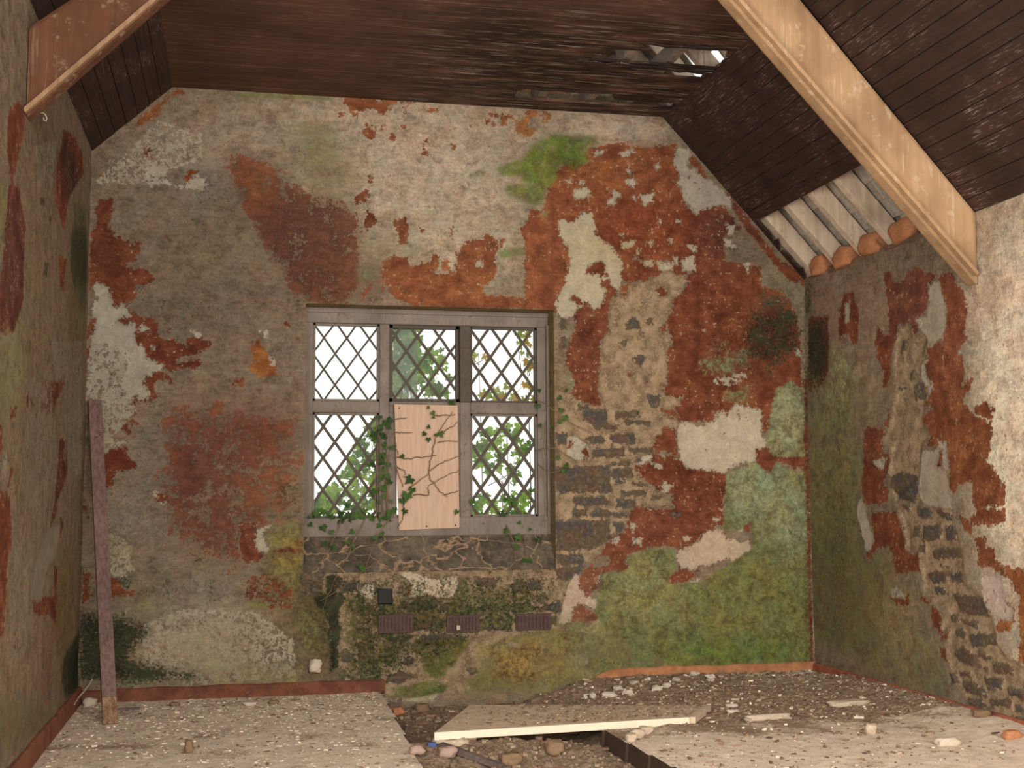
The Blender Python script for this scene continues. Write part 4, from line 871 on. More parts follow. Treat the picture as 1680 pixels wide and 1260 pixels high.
# thickness of the back wall round the window opening, its outer face
mb = MB(); YO = .42
for a, b in (((WX0,WZ0),(WX0,WZ1)),((WX0,WZ1),(WX1,WZ1)),((WX1,WZ1),(WX1,WZ0))):
    n = 12
    for i in range(n):
        p = [a[k]+(b[k]-a[k])*i/n for k in (0,1)]; q = [a[k]+(b[k]-a[k])*(i+1)/n for k in (0,1)]
        mb.add([(p[0],0,p[1]),(q[0],0,q[1]),(q[0],YO,q[1]),(p[0],YO,p[1])], [(0,1,2,3)])
for x0,z0,x1,z1 in ((-.4,-.3,WX0,4.2),(WX1,-.3,5.4,3.2),(WX0,WZ1,WX1,4.4),(WX0,-.3,WX1,WZ0)):
    mb.add([(x0,YO,z0),(x1,YO,z0),(x1,YO,z1),(x0,YO,z1)], [(0,1,2,3)])
o = mb.build('trim_1', M_WALL); struct(o); plain_wear(o, (132,116,84), r=.25, G=.3)
# unseen left wall beyond the doorway added for its light, and wall thickness there
mb = MB(); mb.box((-.35,-4.96,-.1),(-.0,-4.9,HL)); mb.box((-.35,-4.96,2.9),(-.0,YB,HL)); o = struct(mb.build('unseen_doorway_wall', M_WALL)); plain_wear(o)
# ---------------------------------------------------------------- timber and ceiling
def wood(name, c1, c2, axis, pale=.3, palec=(150,138,124), rough=.75, sc=1.0, patch=0.0, rot=None):
    s = N(name); k = [26*sc]*3; k[axis] = 1.6*sc; P = s.pos(tuple(k)); Q = s.pos()
    g = s.noise(P, 1.6, 7, .65, .3); g2 = s.noise(P, 5.5, 5, .7); b = s.noise(Q, 2.2, 4, .6)
    c = s.mix(s.rng(g, .3, .7, smooth=False), lin(c1), lin(c2)); c = s.mul(c, s.rng(b, .3, .7, .72, 1.3, False))
    sc_ = s.math('MULTIPLY', s.rng(g2, .555, .64), s.rng(b, .47, .60)); c = s.mix(s.math('MULTIPLY', sc_, pale), c, lin(palec))
    if rot:      # damp blackened timber round the roof leak
        sp = s.n('ShaderNodeSeparateXYZ'); s.t.links.new(Q, sp.inputs[0]); rx = s.rng(sp.outputs[0], rot[0], rot[1]); ry = s.rng(sp.outputs[1], -2.3, -1.2)
        c = s.mix(s.math('MULTIPLY', s.math('MULTIPLY', rx, ry), s.rng(s.noise(s.pos((1.2,5,5)), 2.2, 6, .7), .36, .58)), c, s.mulc(c, (.16,.16,.17)))
        gr = s.rng(s.noise(s.pos((1.5,30,30)), 1.5, 7, .72), .55, .62); c = s.mix(s.math('MULTIPLY', s.math('MULTIPLY', gr, s.math('MULTIPLY', rx, ry)), .8), c, lin((150,136,124)))
    if patch:
        f = s.rng(s.noise(Q, 9, 6, .7), .58, .64); c = s.mix(s.math('MULTIPLY', f, patch), c, lin(palec))
    return s.bsdf(c, rough, s.math('ADD', g, g2), .003, .5, .3)
M_CEIL = wood('dark_ceiling_board_x', (62,40,30), (92,60,44), 0, .6, (140,120,106), rot=(1.4,2.6))
M_SLOPE = wood('dark_ceiling_board_y', (40,25,20), (58,37,29), 1, .8, (128,110,102))
M_ROT = wood('rotten_ceiling_board', (22,14,12), (52,34,27), 0, .95, (150,136,124))
def boards(name, o0, du, dv, nrows, wrow, length, mat, thick, cuts=None, lift=.0015, step=.12):
    """tongue-and-groove lining: rows stacked along dv, each running along du; cuts[row] = list of missing spans"""
    mb = MB(); o0 = Vector(o0); du = Vector(du).normalized(); dv = Vector(dv).normalized(); nrm = du.cross(dv)
    if nrm.z < 0: nrm = -nrm
    rnd = random.Random(len(name)*7)
    for r in range(nrows):
        spans = [(0.0, length)]
        for a, b in (cuts or {}).get(r, []):
            spans = [q for s0, s1 in spans for q in ((s0, min(s1, a)), (max(s0, b), s1)) if q[1]-q[0] > .01]
        w0 = r*wrow + .0025; w1 = (r+1)*wrow - .0025; dz = rnd.uniform(0, lift)
        for s0, s1 in spans:
            j0 = rnd.uniform(-.05,.05) if s0 > 0.01 else 0; j1 = rnd.uniform(-.05,.05) if s1 < length-.01 else 0
            q = [o0+du*(s0+j0)+dv*w0, o0+du*(s1+j1)+dv*w0, o0+du*(s1-j1)+dv*w1, o0+du*(s0-j0)+dv*w1]
            mb.prism([p + nrm*dz for p in q], nrm*thick)
    return mb.build(name, mat)
yb_ = YB
cuts = {}
def cut(y0, y1, x0, x1):
    for r in range(int(-y1/.105), int(-y0/.105)+1):
        if -(r+.5)*.105 > y0-.0 and -(r+.5)*.105 < y1+.0: cuts.setdefault(r, []).append((x0-FXL+.02, x1-FXL+.02))
cut(-1.16,-1.04, 3.10,3.93); cut(-1.27,-1.14, 3.20,3.95); cut(-1.37,-1.25, 3.38,3.90)
cut(-.97,-.88, 3.56,3.90); cut(-.44,-.20, 2.78,3.22); cut(-.44,-.33, 2.86,3.45); cut(-.33,-.2, 3.15,3.92)
struct(boards('ceiling', (FXL-.02,0,HC), (1,0,0), (0,-1,0), 63, .105, FXR-FXL+.05, M_CEIL, .016, cuts))
sl = Vector((WID-FXR,0,HR-HC)); L = sl.length; nr = int(L/.0985)+1; wr = L/nr
cuts = {r: [(0.05, 1.80)] for r in range(nr) if FXR + (r+.5)*wr*sl.x/L > 4.62}
struct(boards('ceiling_right', (FXR,0.0,HC), (0,-1,0), sl, nr, wr, -YB, M_SLOPE, .016, cuts))
sl2 = Vector((0-FXL,0,HL-HC)); L2 = sl2.length; nr2 = 7
struct(boards('ceiling_left', (FXL,0.0,HC), (0,-1,0), sl2, nr2, L2/nr2, -YB, M_SLOPE, .016))
# charred and scuffed battens still clinging round the hole
rnd = random.Random(3)
for k, (x0, x1, y, t) in enumerate(((3.05,3.60,-1.02,.02),(3.30,3.93,-1.40,.018),(2.75,3.40,-.46,.014),(3.55,3.93,-.98,.018),(3.1,3.6,-.84,.012))):
    mb = MB(); pts = [(x0+(x1-x0)*i/7, y+rnd.uniform(-.012,.012), HC-.004+rnd.uniform(-.008,.004)) for i in range(8)]
    for p, q in zip(pts, pts[1:]): mb.bar(p, q, t*1.4, .008)
    tag(mb.build('split_lath', M_ROT), ['long splintered lath along the near lip of the ceiling hole','splintered lath behind the far lip of the ceiling hole','thin splinter above the orange slit in the ceiling','short splinter below the ceiling hole beside the sloping boards','faint splinter hanging under the boards left of the hole'][k], 'splintered wood')
# ---------------------------------------------------------------- roof above: slates, rafters, gable
M_SLATE = (lambda s: s.bsdf(s.mul(s.mul(s.mix(s.noise(s.pos(), 8, 5, .7), lin((136,128,116)), lin((178,168,154))), s.rng(s.noise(s.pos(), 40, 4, .6), .3, .7, .7, 1.2, False)), s.attr('tone')), .85, s.noise(s.pos(), 30, 4, .6), .004))(N('limewashed_slate_underside'))
tan = (HC-HR)/(WID-FXR); un = Vector((-(WID-FXR),0,HC-HR)).normalized(); nn = Vector((HC-HR,0,WID-FXR)).normalized()
mb = MB(); rnd = random.Random(5); base = Vector((WID+.12,0,HR-.13)) + nn*.165
for r in range(28):
    for k in range(27):
        y0 = .1 - k*.25 - (r%2)*.125; p = base + un*(r*.143); x = (p+un*.07).x; yc = y0-.125
        if 3.80 < x < 4.06 and -.80 < yc < -.42: continue
        if 2.3 < x < 3.72 and -1.7 < yc < .15: continue  # unseen gap in the slates, added to let sky light into the void
        q = p + nn*rnd.uniform(0,.003); g = .0008
        a = [q+Vector((0,y0-g,0)), q+Vector((0,y0-.25+g,0)), q+un*.17+nn*.016+Vector((0,y0-.25+g,0)), q+un*.17+nn*.016+Vector((0,y0-g,0))]
        mb.prism(a, nn*.007)
o = struct(mb.build('trim_3', M_SLATE)); at = o.data.attributes.new('tone', 'FLOAT', 'POINT'); r2 = random.Random(4); ton = []
for _ in range(len(o.data.vertices)//8): ton += [r2.choice((.5,.8,.9,.95,1,1,1.05))*r2.uniform(.9,1.1)]*8  # random slate tones, the darkest painting in shaded gaps
at.data.foreach_set('value', np.array(ton, np.float32))
mb = MB(); unl = Vector((FXL,0,HC-HL)).normalized(); nl = Vector((-(HC-HL),0,FXL)).normalized(); b0 = Vector((-.3,0,HL-.27)) + nl*.16
mb.prism([b0+Vector((0,.3,0)), b0+Vector((0,YB,0)), b0+unl*3.9+Vector((0,YB,0)), b0+unl*3.9+Vector((0,.3,0))], nl*.02); o = struct(mb.build('trim_4', M_SLATE)); o.data.attributes.new('tone', 'FLOAT', 'POINT').data.foreach_set('value', np.full(len(o.data.vertices), .9, np.float32))
M_RAFT = wood('limewashed_rafter', (164,144,122), (200,182,160), 2, .6, (118,92,72), .85, .5, .3)
M_RAFTD = wood('grey_rafter', (96,86,78), (140,124,108), 2, .4, (60,50,44))
def rafter(y, w, k):
    p = Vector((WID+.10,y,HR-.108)) + nn*.095; q = p + un*3.6
    mb = MB(); mb.bar(p, q, w, .115, nn); o = mb.build('roof_rafter', M_RAFT, bevel=.006, origin=p); return o
LB = ['limewashed rafter against the end wall in the gap of missing boards','second limewashed rafter from the end wall, in the gap of missing boards','third limewashed rafter from the end wall, in the gap of missing boards','limewashed rafter nearest the big tan beam, in the gap of missing boards']
for k, (y, w) in enumerate(((-.065,.10),(-.455,.07),(-.83,.065),(-1.205,.065),(-1.60,.065))):
    tag(rafter(y, w, k), (LB+['pale rafter half hidden behind the big tan beam'])[k], 'rafter', 'rafters in the gap of the lining')
# collar joists resting over the flat ceiling, seen through its holes
for k, (x, lb) in enumerate(((2.98,'grey joist crossing the orange slit in the ceiling'),(3.33,'pale joist end inside the left part of the ceiling hole'),(3.62,'dark joist inside the middle of the ceiling hole'))):
    mb = MB(); mb.bar((x,.0,HC+.085),(x+.02,-2.0,HC+.085), .055, .11); tag(mb.build('ceiling_joist', M_RAFTD, bevel=.004), lb, 'joist', 'joists over the flat ceiling')
# lumps of terracotta beam filling between the rafter feet
M_TERRA = (lambda s: s.bsdf(s.mul(s.mix(s.noise(s.pos(), 14, 5, .6), lin((150,92,58)), lin((176,120,82))), s.rng(s.noise(s.pos(), 60, 4, .7), .3, .7, .8, 1.15, False)), .95, s.noise(s.pos(), 60, 5, .7), .004))(N('terracotta'))
def lump(name, loc, size, mat, seed, rough=.25, cuts=3):
    bm = bmesh.new(); bmesh.ops.create_icosphere(bm, subdivisions=cuts, radius=1)
    for v in bm.verts:
        p = v.co.copy(); k = 1 + rough*mnoise.fractal(p*1.3+Vector((seed*3.7,seed,0)), 1, 2, 3); v.co = Vector((max(-.8,min(.8,p.x))*size[0], max(-.8,min(.8,p.y))*size[1], max(-.72,min(.75,p.z))*size[2]))*k*1.2
    me = bpy.data.meshes.new(name); bm.to_mesh(me); bm.free(); me.materials.append(mat); me.polygons.foreach_set('use_smooth', [cuts > 2]*len(me.polygons))
    o = bpy.data.objects.new(name, me); C.objects.link(o); o.location = loc; return o
for k, (p, s) in enumerate(zip(((5.02,-.255,2.875),(5.02,-.63,2.865),(5.02,-1.0,2.88),(5.03,-1.40,2.885)), (.105,.11,.12,.13))):
    tag(lump('clay_brick', p, (.07,s*.98,.075), M_TERRA, k+2), ['orange clay brick beside the rafter against the end wall','dark orange clay brick between the second and third rafter feet','orange clay brick between the third and fourth rafter feet','largest orange clay brick, beside the big tan beam'][k], 'brick', 'clay bricks between the rafter feet')
mb = MB(); mb.box((WID-.0,-1.78,HR-.02),(WID+.32,.0,HR+.012)); struct(plain_wear(mb.build('trim_5', M_WALL), (120,104,84), r=.45))
# ---------------------------------------------------------------- the two truss beams
M_TAN = wood('tan_limewashed_timber', (136,104,72), (158,125,90), 2, .5, (184,164,136), .8, .35, .35)
M_ORANGE = wood('orange_limewashed_timber', (72,42,27), (94,57,36), 2, .45, (128,104,78), .85, .35, .6)
def beam(name, foot_hi, foot_lo, lo, hi, mat, label, depth, ext):
    d = Vector(lo)-Vector(foot_lo); e = Vector(hi)-Vector(foot_hi); A = Vector(foot_lo)+d*ext; B = Vector(foot_hi)+e*(Vector(lo)-Vector(foot_lo)).length/e.length*ext
    root = empty(name, foot_lo, label, 'beam'); mb = MB(); mb.prism([Vector(foot_lo),A,B,Vector(foot_hi)], (0,depth,0)); o = part(mb, 'timber', mat, root, bevel=.022)
    return root
r = beam('truss_beam', (5.0,-2.219,2.818), (5.0,-2.22,2.407), (3.517,-2.33,3.889), (3.945,-2.298,3.93), M_TAN, 'pale tan roof beam rising from the right-hand wall', .12, 1.25)
mb = MB(); mb.bar((4.97,-2.245,2.46),(3.35,-2.365,4.08), .02, .035, (0,-1,0)); part(mb, 'edge_moulding', M_TAN, r)
l = beam('truss_beam', (0.0,-2.59,3.379), (0.0,-2.59,2.955), (.576,-2.547,3.566), (.166,-2.578,3.521), M_ORANGE, 'orange painted roof beam rising from the left-hand wall', .12, 1.9)
mb = MB(); a = Vector((.0,-2.612,2.975)); d = Vector((.576,.043,.606)); mb.bar(a, a+d*2.0, .02, .03, (0,-1,0)); part(mb, 'edge_moulding', wood('pale_worn_edge', (116,84,58), (142,112,82), 2, .4), l)
M_WHITE = (lambda s: s.bsdf(s.mix(s.noise(s.pos(), 30, 4, .6), lin((190,178,160)), lin((150,134,114))), .8))(N('chalky_white'))
mb = MB(); mb.tube([(0.0,-2.19,3.10),(.02,-2.19,3.10),(.03,-2.19,3.09),(.035,-2.185,3.075),(.03,-2.175,3.065),(.02,-2.17,3.07),(.018,-2.172,3.083)], .0035); tag(mb.build('hook', M_WHITE), 'small white hook on the wall under the orange beam', 'hook')
# ---------------------------------------------------------------- window
M_FRAME = (lambda s: (lambda P,Q: s.bsdf(s.mix(s.rng(s.noise(Q, 26, 7, .75), .56, .66), s.mul(s.mix(s.noise(P, 3, 6, .65), lin((92,82,74)), lin((128,117,106))), s.rng(s.noise(Q, 5, 3, .5), .3, .7, .8, 1.2, False)), lin((96,78,64))), .85, s.noise(P, 6, 5, .6), .003))(s.pos((30,30,4)), s.pos()))(N('weathered_grey_oak'))
M_DARKM = (lambda s: s.bsdf(s.mix(s.noise(s.pos(), 40, 4, .6), lin((52,46,40)), lin((84,72,60))), .6, s.noise(s.pos(), 60, 4, .6), .002))(N('dark_iron_casement'))
M_LEAD = (lambda s: s.bsdf(s.mix(s.noise(s.pos(), 50, 4, .6), lin((54,47,38)), lin((84,74,60))), .6, s.noise(s.pos(), 80, 4, .6), .002))(N('lead_came'))
def glass(name, dirt, col):
    s = N(name); tr = s.n('ShaderNodeBsdfTransparent'); tr.inputs[0].default_value = (.99,1.0,.99,1)
    gl = s.n('ShaderNodeBsdfGlossy'); gl.inputs['Roughness'].default_value = .08
    df = s.n('ShaderNodeBsdfTranslucent'); df.inputs[0].default_value = (*lin(col), 1)
    m1 = s.n('ShaderNodeMixShader'); m1.inputs[0].default_value = .004; m2 = s.n('ShaderNodeMixShader'); s.set(m2.inputs[0], s.math('MULTIPLY', s.rng(s.noise(s.pos(), 9, 4, .6), .35, .65), dirt))
    s.t.links.new(tr.outputs[0], m1.inputs[1]); s.t.links.new(gl.outputs[0], m1.inputs[2]); s.t.links.new(m1.outputs[0], m2.inputs[1]); s.t.links.new(df.outputs[0], m2.inputs[2]); s.t.links.new(m2.outputs[0], s.out.inputs[0]); return s.m
M_GLASS = glass('old_clear_glass', .015, (225,228,220)); M_DIRTY = glass('grimy_green_glass', .6, (96,112,84))
wr_ = empty('window_1', (2.25,.24,WZ0), None, None); struct(wr_)
fx0, fz0, fx1, fz1 = 1.393, .985, 3.106, 2.548; Y0, Y1 = .17, .30
mb = MB(); mb.box((fx0,Y0,2.445),(fx1,Y1,fz1)); mb.box((fx0,Y0-.015,2.515),(fx1,Y1,fz1)); part(mb, 'head_rail', M_FRAME, wr_, bevel=.006)
mb = MB(); mb.box((fx0,Y0,fz0),(1.455,Y1,2.445)); part(mb, 'jamb', M_FRAME, wr_, bevel=.006)
mb = MB(); mb.box((3.026,Y0,fz0),(fx1,Y1,2.445)); mb.box((3.085,Y0-.03,fz0),(fx1,Y1,2.46)); part(mb, 'jamb', M_FRAME, wr_, bevel=.006)
mb = MB(); mb.box((1.907,Y0,fz0+.02),(1.977,Y1,2.445)); part(mb, 'mullion', M_FRAME, wr_, bevel=.012)
mb = MB(); mb.box((2.470,Y0,fz0+.02),(2.547,Y1,2.445)); part(mb, 'mullion', M_FRAME, wr_, bevel=.012)
mb = MB(); mb.box((2.468,Y0-.012,1.905),(2.549,Y0+.06,2.447)); part(mb, 'mullion_facing', M_DARKM, wr_, bevel=.008)
for x0, x1 in ((1.455,1.907),(1.977,2.470),(2.547,3.026)):
    mb = MB(); mb.box((x0,Y0+.005,1.828),(x1,Y1,1.908)); part(mb, 'transom', M_FRAME, wr_, bevel=.008)
mb = MB(); mb.box((fx0,Y0-.02,fz0),(fx1,Y1,1.112)); part(mb, 'bottom_rail', M_FRAME, wr_, bevel=.01)
mb = MB(); mb.box((1.974,.185,1.10),(2.03,.245,1.84)); mb.box((2.43,.185,1.10),(2.475,.245,1.84)); mb.box((2.02,.19,1.10),(2.44,.24,1.13)); mb.box((2.02,.19,1.80),(2.44,.24,1.84)); part(mb, 'casement', M_FRAME, wr_)
def lattice(x0, z0, x1, z1, w, y, phx, phz, dx=.1555, dz=.216):
    mb = MB(); m = dz/dx
    for sgn in (1, -1):
        for k in range(-40, 40):
            b0 = (phz + k*dz) - sgn*m*(phx)       # z = sgn*m*x + b
            seg = []
            xs = sorted([x0, x1, (z0-b0)/(sgn*m), (z1-b0)/(sgn*m)])[1:3]
            zz = [sgn*m*x+b0 for x in xs]
            if min(zz) < z0-1e-4 or max(zz) > z1+1e-4 or xs[1]-xs[0] < .02: continue
            n = 5; pts = [(xs[0]+(xs[1]-xs[0])*i/n + rnd.uniform(-.003,.003), y+rnd.uniform(-.003,.003), zz[0]+(zz[1]-zz[0])*i/n) for i in range(n+1)]
            for p, q in zip(pts, pts[1:]): mb.bar(p, q, w, .009, (0,1,0))
    return mb
LT = [(1.457,1.909,1.908,2.444,.0135),(1.979,1.909,2.469,2.444,.018),(2.548,1.909,3.027,2.444,.019),(1.457,1.112,1.908,1.828,.019),(2.548,1.112,3.027,1.828,.0215)]
PH = [(1.53,2.345),(2.022,2.37),(2.62,2.34),(1.53,1.735),(2.625,1.74)]
for (x0,z0,x1,z1,w), ph, k in zip(LT, PH, range(5)):
    dark = k in (1, 2); t = .022 if k == 1 else .014; c = MB()
    for a, b in (((x0,z0),(x0+t,z1)),((x1-t,z0),(x1,z1)),((x0,z0),(x1,z0+t)),((x0,z1-t),(x1,z1))): c.box((a[0],.20,a[1]),(b[0],.245,b[1]))
    ca = part(c, 'casement', M_DARKM if dark else M_FRAME, wr_)
    o = lattice(x0,z0,x1,z1,w,.222,*ph).build('lead_lattice', M_LEAD); o.parent = ca
    g = MB(); g.box((x0,.231,z0),(x1,.234,z1)); gm = M_GLASS
    o = g.build('glass', gm); o.parent = ca
    if k == 1:
        g = MB(); g.box((x0+.02,.236,z0+.02),(x0+.2,.239,z1-.02)); o = g.build('grimy_pane', M_DIRTY); o.parent = ca
# sloping stone sill below the frame
s = N('dark_slate_sill'); P = s.pos((1,1.1,1.3)); w = s.n('ShaderNodeVectorMath'); w.operation = 'ADD'; nz = s.n('ShaderNodeTexNoise'); nz.inputs['Scale'].default_value = 5; nz.inputs['Detail'].default_value = 4
s.t.links.new(P, nz.inputs['Vector']); s.t.links.new(P, w.inputs[0]); s.t.links.new(s.mul(nz.outputs[1], .28), w.inputs[1]); Q = w.outputs[0]
ve = s.vor(Q, 4.3, 'DISTANCE_TO_EDGE'); n8 = s.noise(P, 13, 8, .76); st = s.mul(s.mix(s.rng(s.noise(P, 6, 5, .65), .35, .65), lin((64,57,48)), lin((98,86,70))), s.rng(s.noise(P, 34, 8, .78), .3, .7, .55, 1.4, False))
c = s.mix(s.math('MULTIPLY', s.rng(ve, .05, .012), s.rng(n8, .34, .52)), st, lin((140,114,88))); c = s.mix(s.math('MULTIPLY', s.rng(n8, .54, .66), .7), c, lin((124,100,78))); c = s.mix(s.math('MULTIPLY', s.rng(s.noise(P, 21, 7, .75), .56, .66), .5), c, lin((86,88,48)))
M_SILL = s.bsdf(c, .92, s.math('ADD', n8, s.rng(ve, .0, .05)), .008)
mb = MB(); n = 40
top = [(fx0+(fx1-fx0)*i/n, .17, 1.0) for i in range(n+1)]; bot = [(fx0+(fx1-fx0)*i/n, -.004+.006*math.sin(i*1.9), WZ0+.006*math.sin(i*2.7)) for i in range(n+1)]
mb.add(top+bot, [(i, i+1, n+2+i, n+1+i) for i in range(n)]); mb.add([(fx0,.40,1.0),(fx1,.40,1.0),(fx1,.17,1.0),(fx0,.17,1.0)], [(0,1,2,3)])
part(mb, 'sloping_sill', M_SILL, wr_)
# plywood sheet over the lower middle light
M_PLY = (lambda s: (lambda P,Q: s.bsdf(s.mix(s.rng(s.noise(P, 2.4, 5, .6), .35, .65), lin((168,138,114)), lin((178,149,125))), .7, s.noise(P, 5, 5, .6), .001))(s.pos((22,22,2)), s.pos()))(N('bare_plywood'))
B = [(2.006,.135,1.886),(2.447,.135,1.882),(2.458,.135,1.038),(2.041,.135,1.025)]
r = empty('plywood_sheet', B[3], 'bare plywood sheet boarding up the lower middle light of the window', 'board')
mb = MB(); mb.prism(B, (0,.015,0)); part(mb, 'sheet', M_PLY, r, bevel=.002)
M_BLACK = (lambda s: s.bsdf(s.mix(s.noise(s.pos(), 30), lin((18,18,14)), lin((30,28,22))), .6))(N('iron_and_hole_black'))
for x, z in ((2.04,1.86),(2.43,1.055),(2.23,1.05)):
    mb = MB(); mb.tube([(x,.140,z),(x,.131,z)], .006, n=8); part(mb, 'nail', M_BLACK, r)
# ---------------------------------------------------------------- ivy
def leafm(name, c1, c2, tr):
    s = N(name); q = s.pos(); c = s.mix(s.rng(s.noise(q, 7, 2, .5), .38, .62), lin(c1), lin(c2)); c = s.mul(c, s.rng(s.noise(q, 60, 3, .6), .3, .7, .8, 1.2, False))
    b = s.n('ShaderNodeBsdfPrincipled'); s.set(b.inputs['Base Color'], c); b.inputs['Roughness'].default_value = .6; b.inputs['Specular IOR Level'].default_value = .12
    t = s.n('ShaderNodeBsdfTranslucent'); s.set(t.inputs[0], s.mulc(c, (1.15,1.25,.6))); m = s.n('ShaderNodeMixShader'); m.inputs[0].default_value = tr
    s.t.links.new(b.outputs[0], m.inputs[1]); s.t.links.new(t.outputs[0], m.inputs[2]); s.t.links.new(m.outputs[0], s.out.inputs[0]); return s.m
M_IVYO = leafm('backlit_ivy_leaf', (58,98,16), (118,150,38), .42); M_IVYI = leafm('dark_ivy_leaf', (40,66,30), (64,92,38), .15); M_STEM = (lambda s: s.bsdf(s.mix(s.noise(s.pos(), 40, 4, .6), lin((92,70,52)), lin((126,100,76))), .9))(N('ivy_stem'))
M_IVYY = leafm('autumn_ivy_leaf', (110,138,30), (158,116,40), .42)
LEAF = [(0,-.08),(.16,-.32),(.50,-.30),(.42,-.02),(.62,.22),(.30,.22),(.22,.38),(0,.80),(-.22,.38),(-.30,.22),(-.62,.22),(-.42,-.02),(-.50,-.30),(-.16,-.32)]
def leaf(mb, p, size, rx, ry, rz):
    R = Matrix.Rotation(rz,3,'Y') @ Matrix.Rotation(rx,3,'X') @ Matrix.Rotation(ry,3,'Z'); k = len(mb.v)
    for x, z in [(0,.1)]+LEAF: mb.v.append(tuple(Vector(p) + R @ Vector((x, .18*abs(x)+.06*z*z, z))*size*.85))
    n = len(LEAF)
    for i in range(n): mb.f.append((k, k+1+i, k+1+(i+1)%n))
def inside(x, z, P):
    c = False
    for i in range(len(P)):
        x0,z0 = P[i]; x1,z1 = P[(i+1)%len(P)]
        if (z0 > z) != (z1 > z) and x < x0 + (z-z0)*(x1-x0)/(z1-z0): c = not c
    return c
IVL = {'a':'bright green ivy growing outside the lower left light of the window','b':'ivy spray hanging outside the upper middle light of the window','c':'sparse yellowing ivy outside the upper right light of the window','d':'pale green ivy outside the lower right light of the window'}
for key, dens, sz, mt in (('a',44,.095,M_IVYO),('b',34,.095,M_IVYO),('c',40,.07,M_IVYY),('d',38,.085,M_IVYO)):
    blobs = GEO['ivy_out'][key]; rnd = random.Random(ord(key)); allp = [p for b in blobs for p in b]
    rt = Vector((sum(p[0] for p in allp)/len(allp), blobs[0][0][1], min(p[2] for p in allp)))
    r = empty('ivy_plant', rt, IVL[key], 'ivy'); mb = MB(); st = MB()
    for b in blobs:
        P2 = [(p[0],p[2]) for p in b]; xs = [p[0] for p in P2]; zs = [p[1] for p in P2]; y0 = b[0][1]; far = y0 > .6
        A = abs(sum(P2[i][0]*P2[(i+1)%len(P2)][1]-P2[(i+1)%len(P2)][0]*P2[i][1] for i in range(len(P2))))/2; cnt = int(dens*A/.06*(2.2 if far else 1)); pts = []; tries = 0
        while len(pts) < cnt and tries < 4000:
            tries += 1; x = rnd.uniform(min(xs),max(xs)); z = rnd.uniform(min(zs),max(zs))
            if inside(x, z, P2): pts.append((x, y0+rnd.uniform(-.05,.16), z))
        for p in pts: leaf(mb, p, sz*rnd.uniform(.55,1.15), rnd.uniform(-.7,.7), rnd.uniform(-.8,.8), rnd.uniform(1.6,4.6))
        for _ in range(max(3, cnt//12)):
            if len(pts) < 3: break
            q = rnd.choice(pts); w = [(min(xs)+rnd.uniform(.2,.8)*(max(xs)-min(xs)), y0+.05, min(zs)-.03), ((q[0]+sum(xs)/len(xs))/2+rnd.uniform(-.04,.04), y0+.04, (q[2]+min(zs))/2), q]; st.tube(w, .0035, .0015, 5)
        if zs and min(zs) > 1.3: st.tube([(sum(xs)/len(xs), y0+.1, .2), (sum(xs)/len(xs)+.03, y0+.08, min(zs)*.6), (sum(xs)/len(xs), y0+.05, max(zs)-.05)], .006, .002, 6)
        else: st.tube([(sum(xs)/len(xs), y0+.1, .0), (sum(xs)/len(xs)+.04, y0+.08, .7), (sum(xs)/len(xs), y0+.05, max(zs)-.08)], .006, .002, 6)
    part(mb, 'leaves', mt, r); part(st, 'stems', M_STEM, r)
def smooth_pts(L, n=6, jit=.006, rnd=random.Random(1)):
    L = [Vector(p) for p in L]; out = []
    for i in range(len(L)-1):
        a = L[max(i-1,0)]; b = L[i]; c = L[i+1]; d = L[min(i+2,len(L)-1)]
        for k in range(n):
            t = k/n; p = .5*((2*b)+(c-a)*t+(2*a-5*b+4*c-d)*t*t+(3*b-a-3*c+d)*t**3); out.append(p + Vector((rnd.uniform(-jit,jit), 0, rnd.uniform(-jit,jit))))
    return out + [L[-1]]
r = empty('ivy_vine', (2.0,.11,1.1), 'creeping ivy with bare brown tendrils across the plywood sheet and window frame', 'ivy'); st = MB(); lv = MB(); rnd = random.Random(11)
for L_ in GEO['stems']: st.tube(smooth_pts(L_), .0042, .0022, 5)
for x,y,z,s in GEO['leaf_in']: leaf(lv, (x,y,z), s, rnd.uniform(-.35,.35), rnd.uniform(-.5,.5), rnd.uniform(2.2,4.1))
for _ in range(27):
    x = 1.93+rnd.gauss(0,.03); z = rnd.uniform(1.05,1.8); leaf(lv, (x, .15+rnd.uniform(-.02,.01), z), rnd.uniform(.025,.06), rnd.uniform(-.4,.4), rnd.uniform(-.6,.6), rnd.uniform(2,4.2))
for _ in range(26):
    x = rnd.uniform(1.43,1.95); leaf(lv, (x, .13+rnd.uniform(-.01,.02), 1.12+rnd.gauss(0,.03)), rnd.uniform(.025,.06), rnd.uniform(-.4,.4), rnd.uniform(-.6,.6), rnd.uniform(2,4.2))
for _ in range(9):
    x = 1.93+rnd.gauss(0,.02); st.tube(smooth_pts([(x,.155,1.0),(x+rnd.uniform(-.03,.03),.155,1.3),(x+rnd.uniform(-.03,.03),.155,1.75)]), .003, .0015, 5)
part(st, 'stems', M_STEM, r); part(lv, 'leaves', M_IVYI, r)
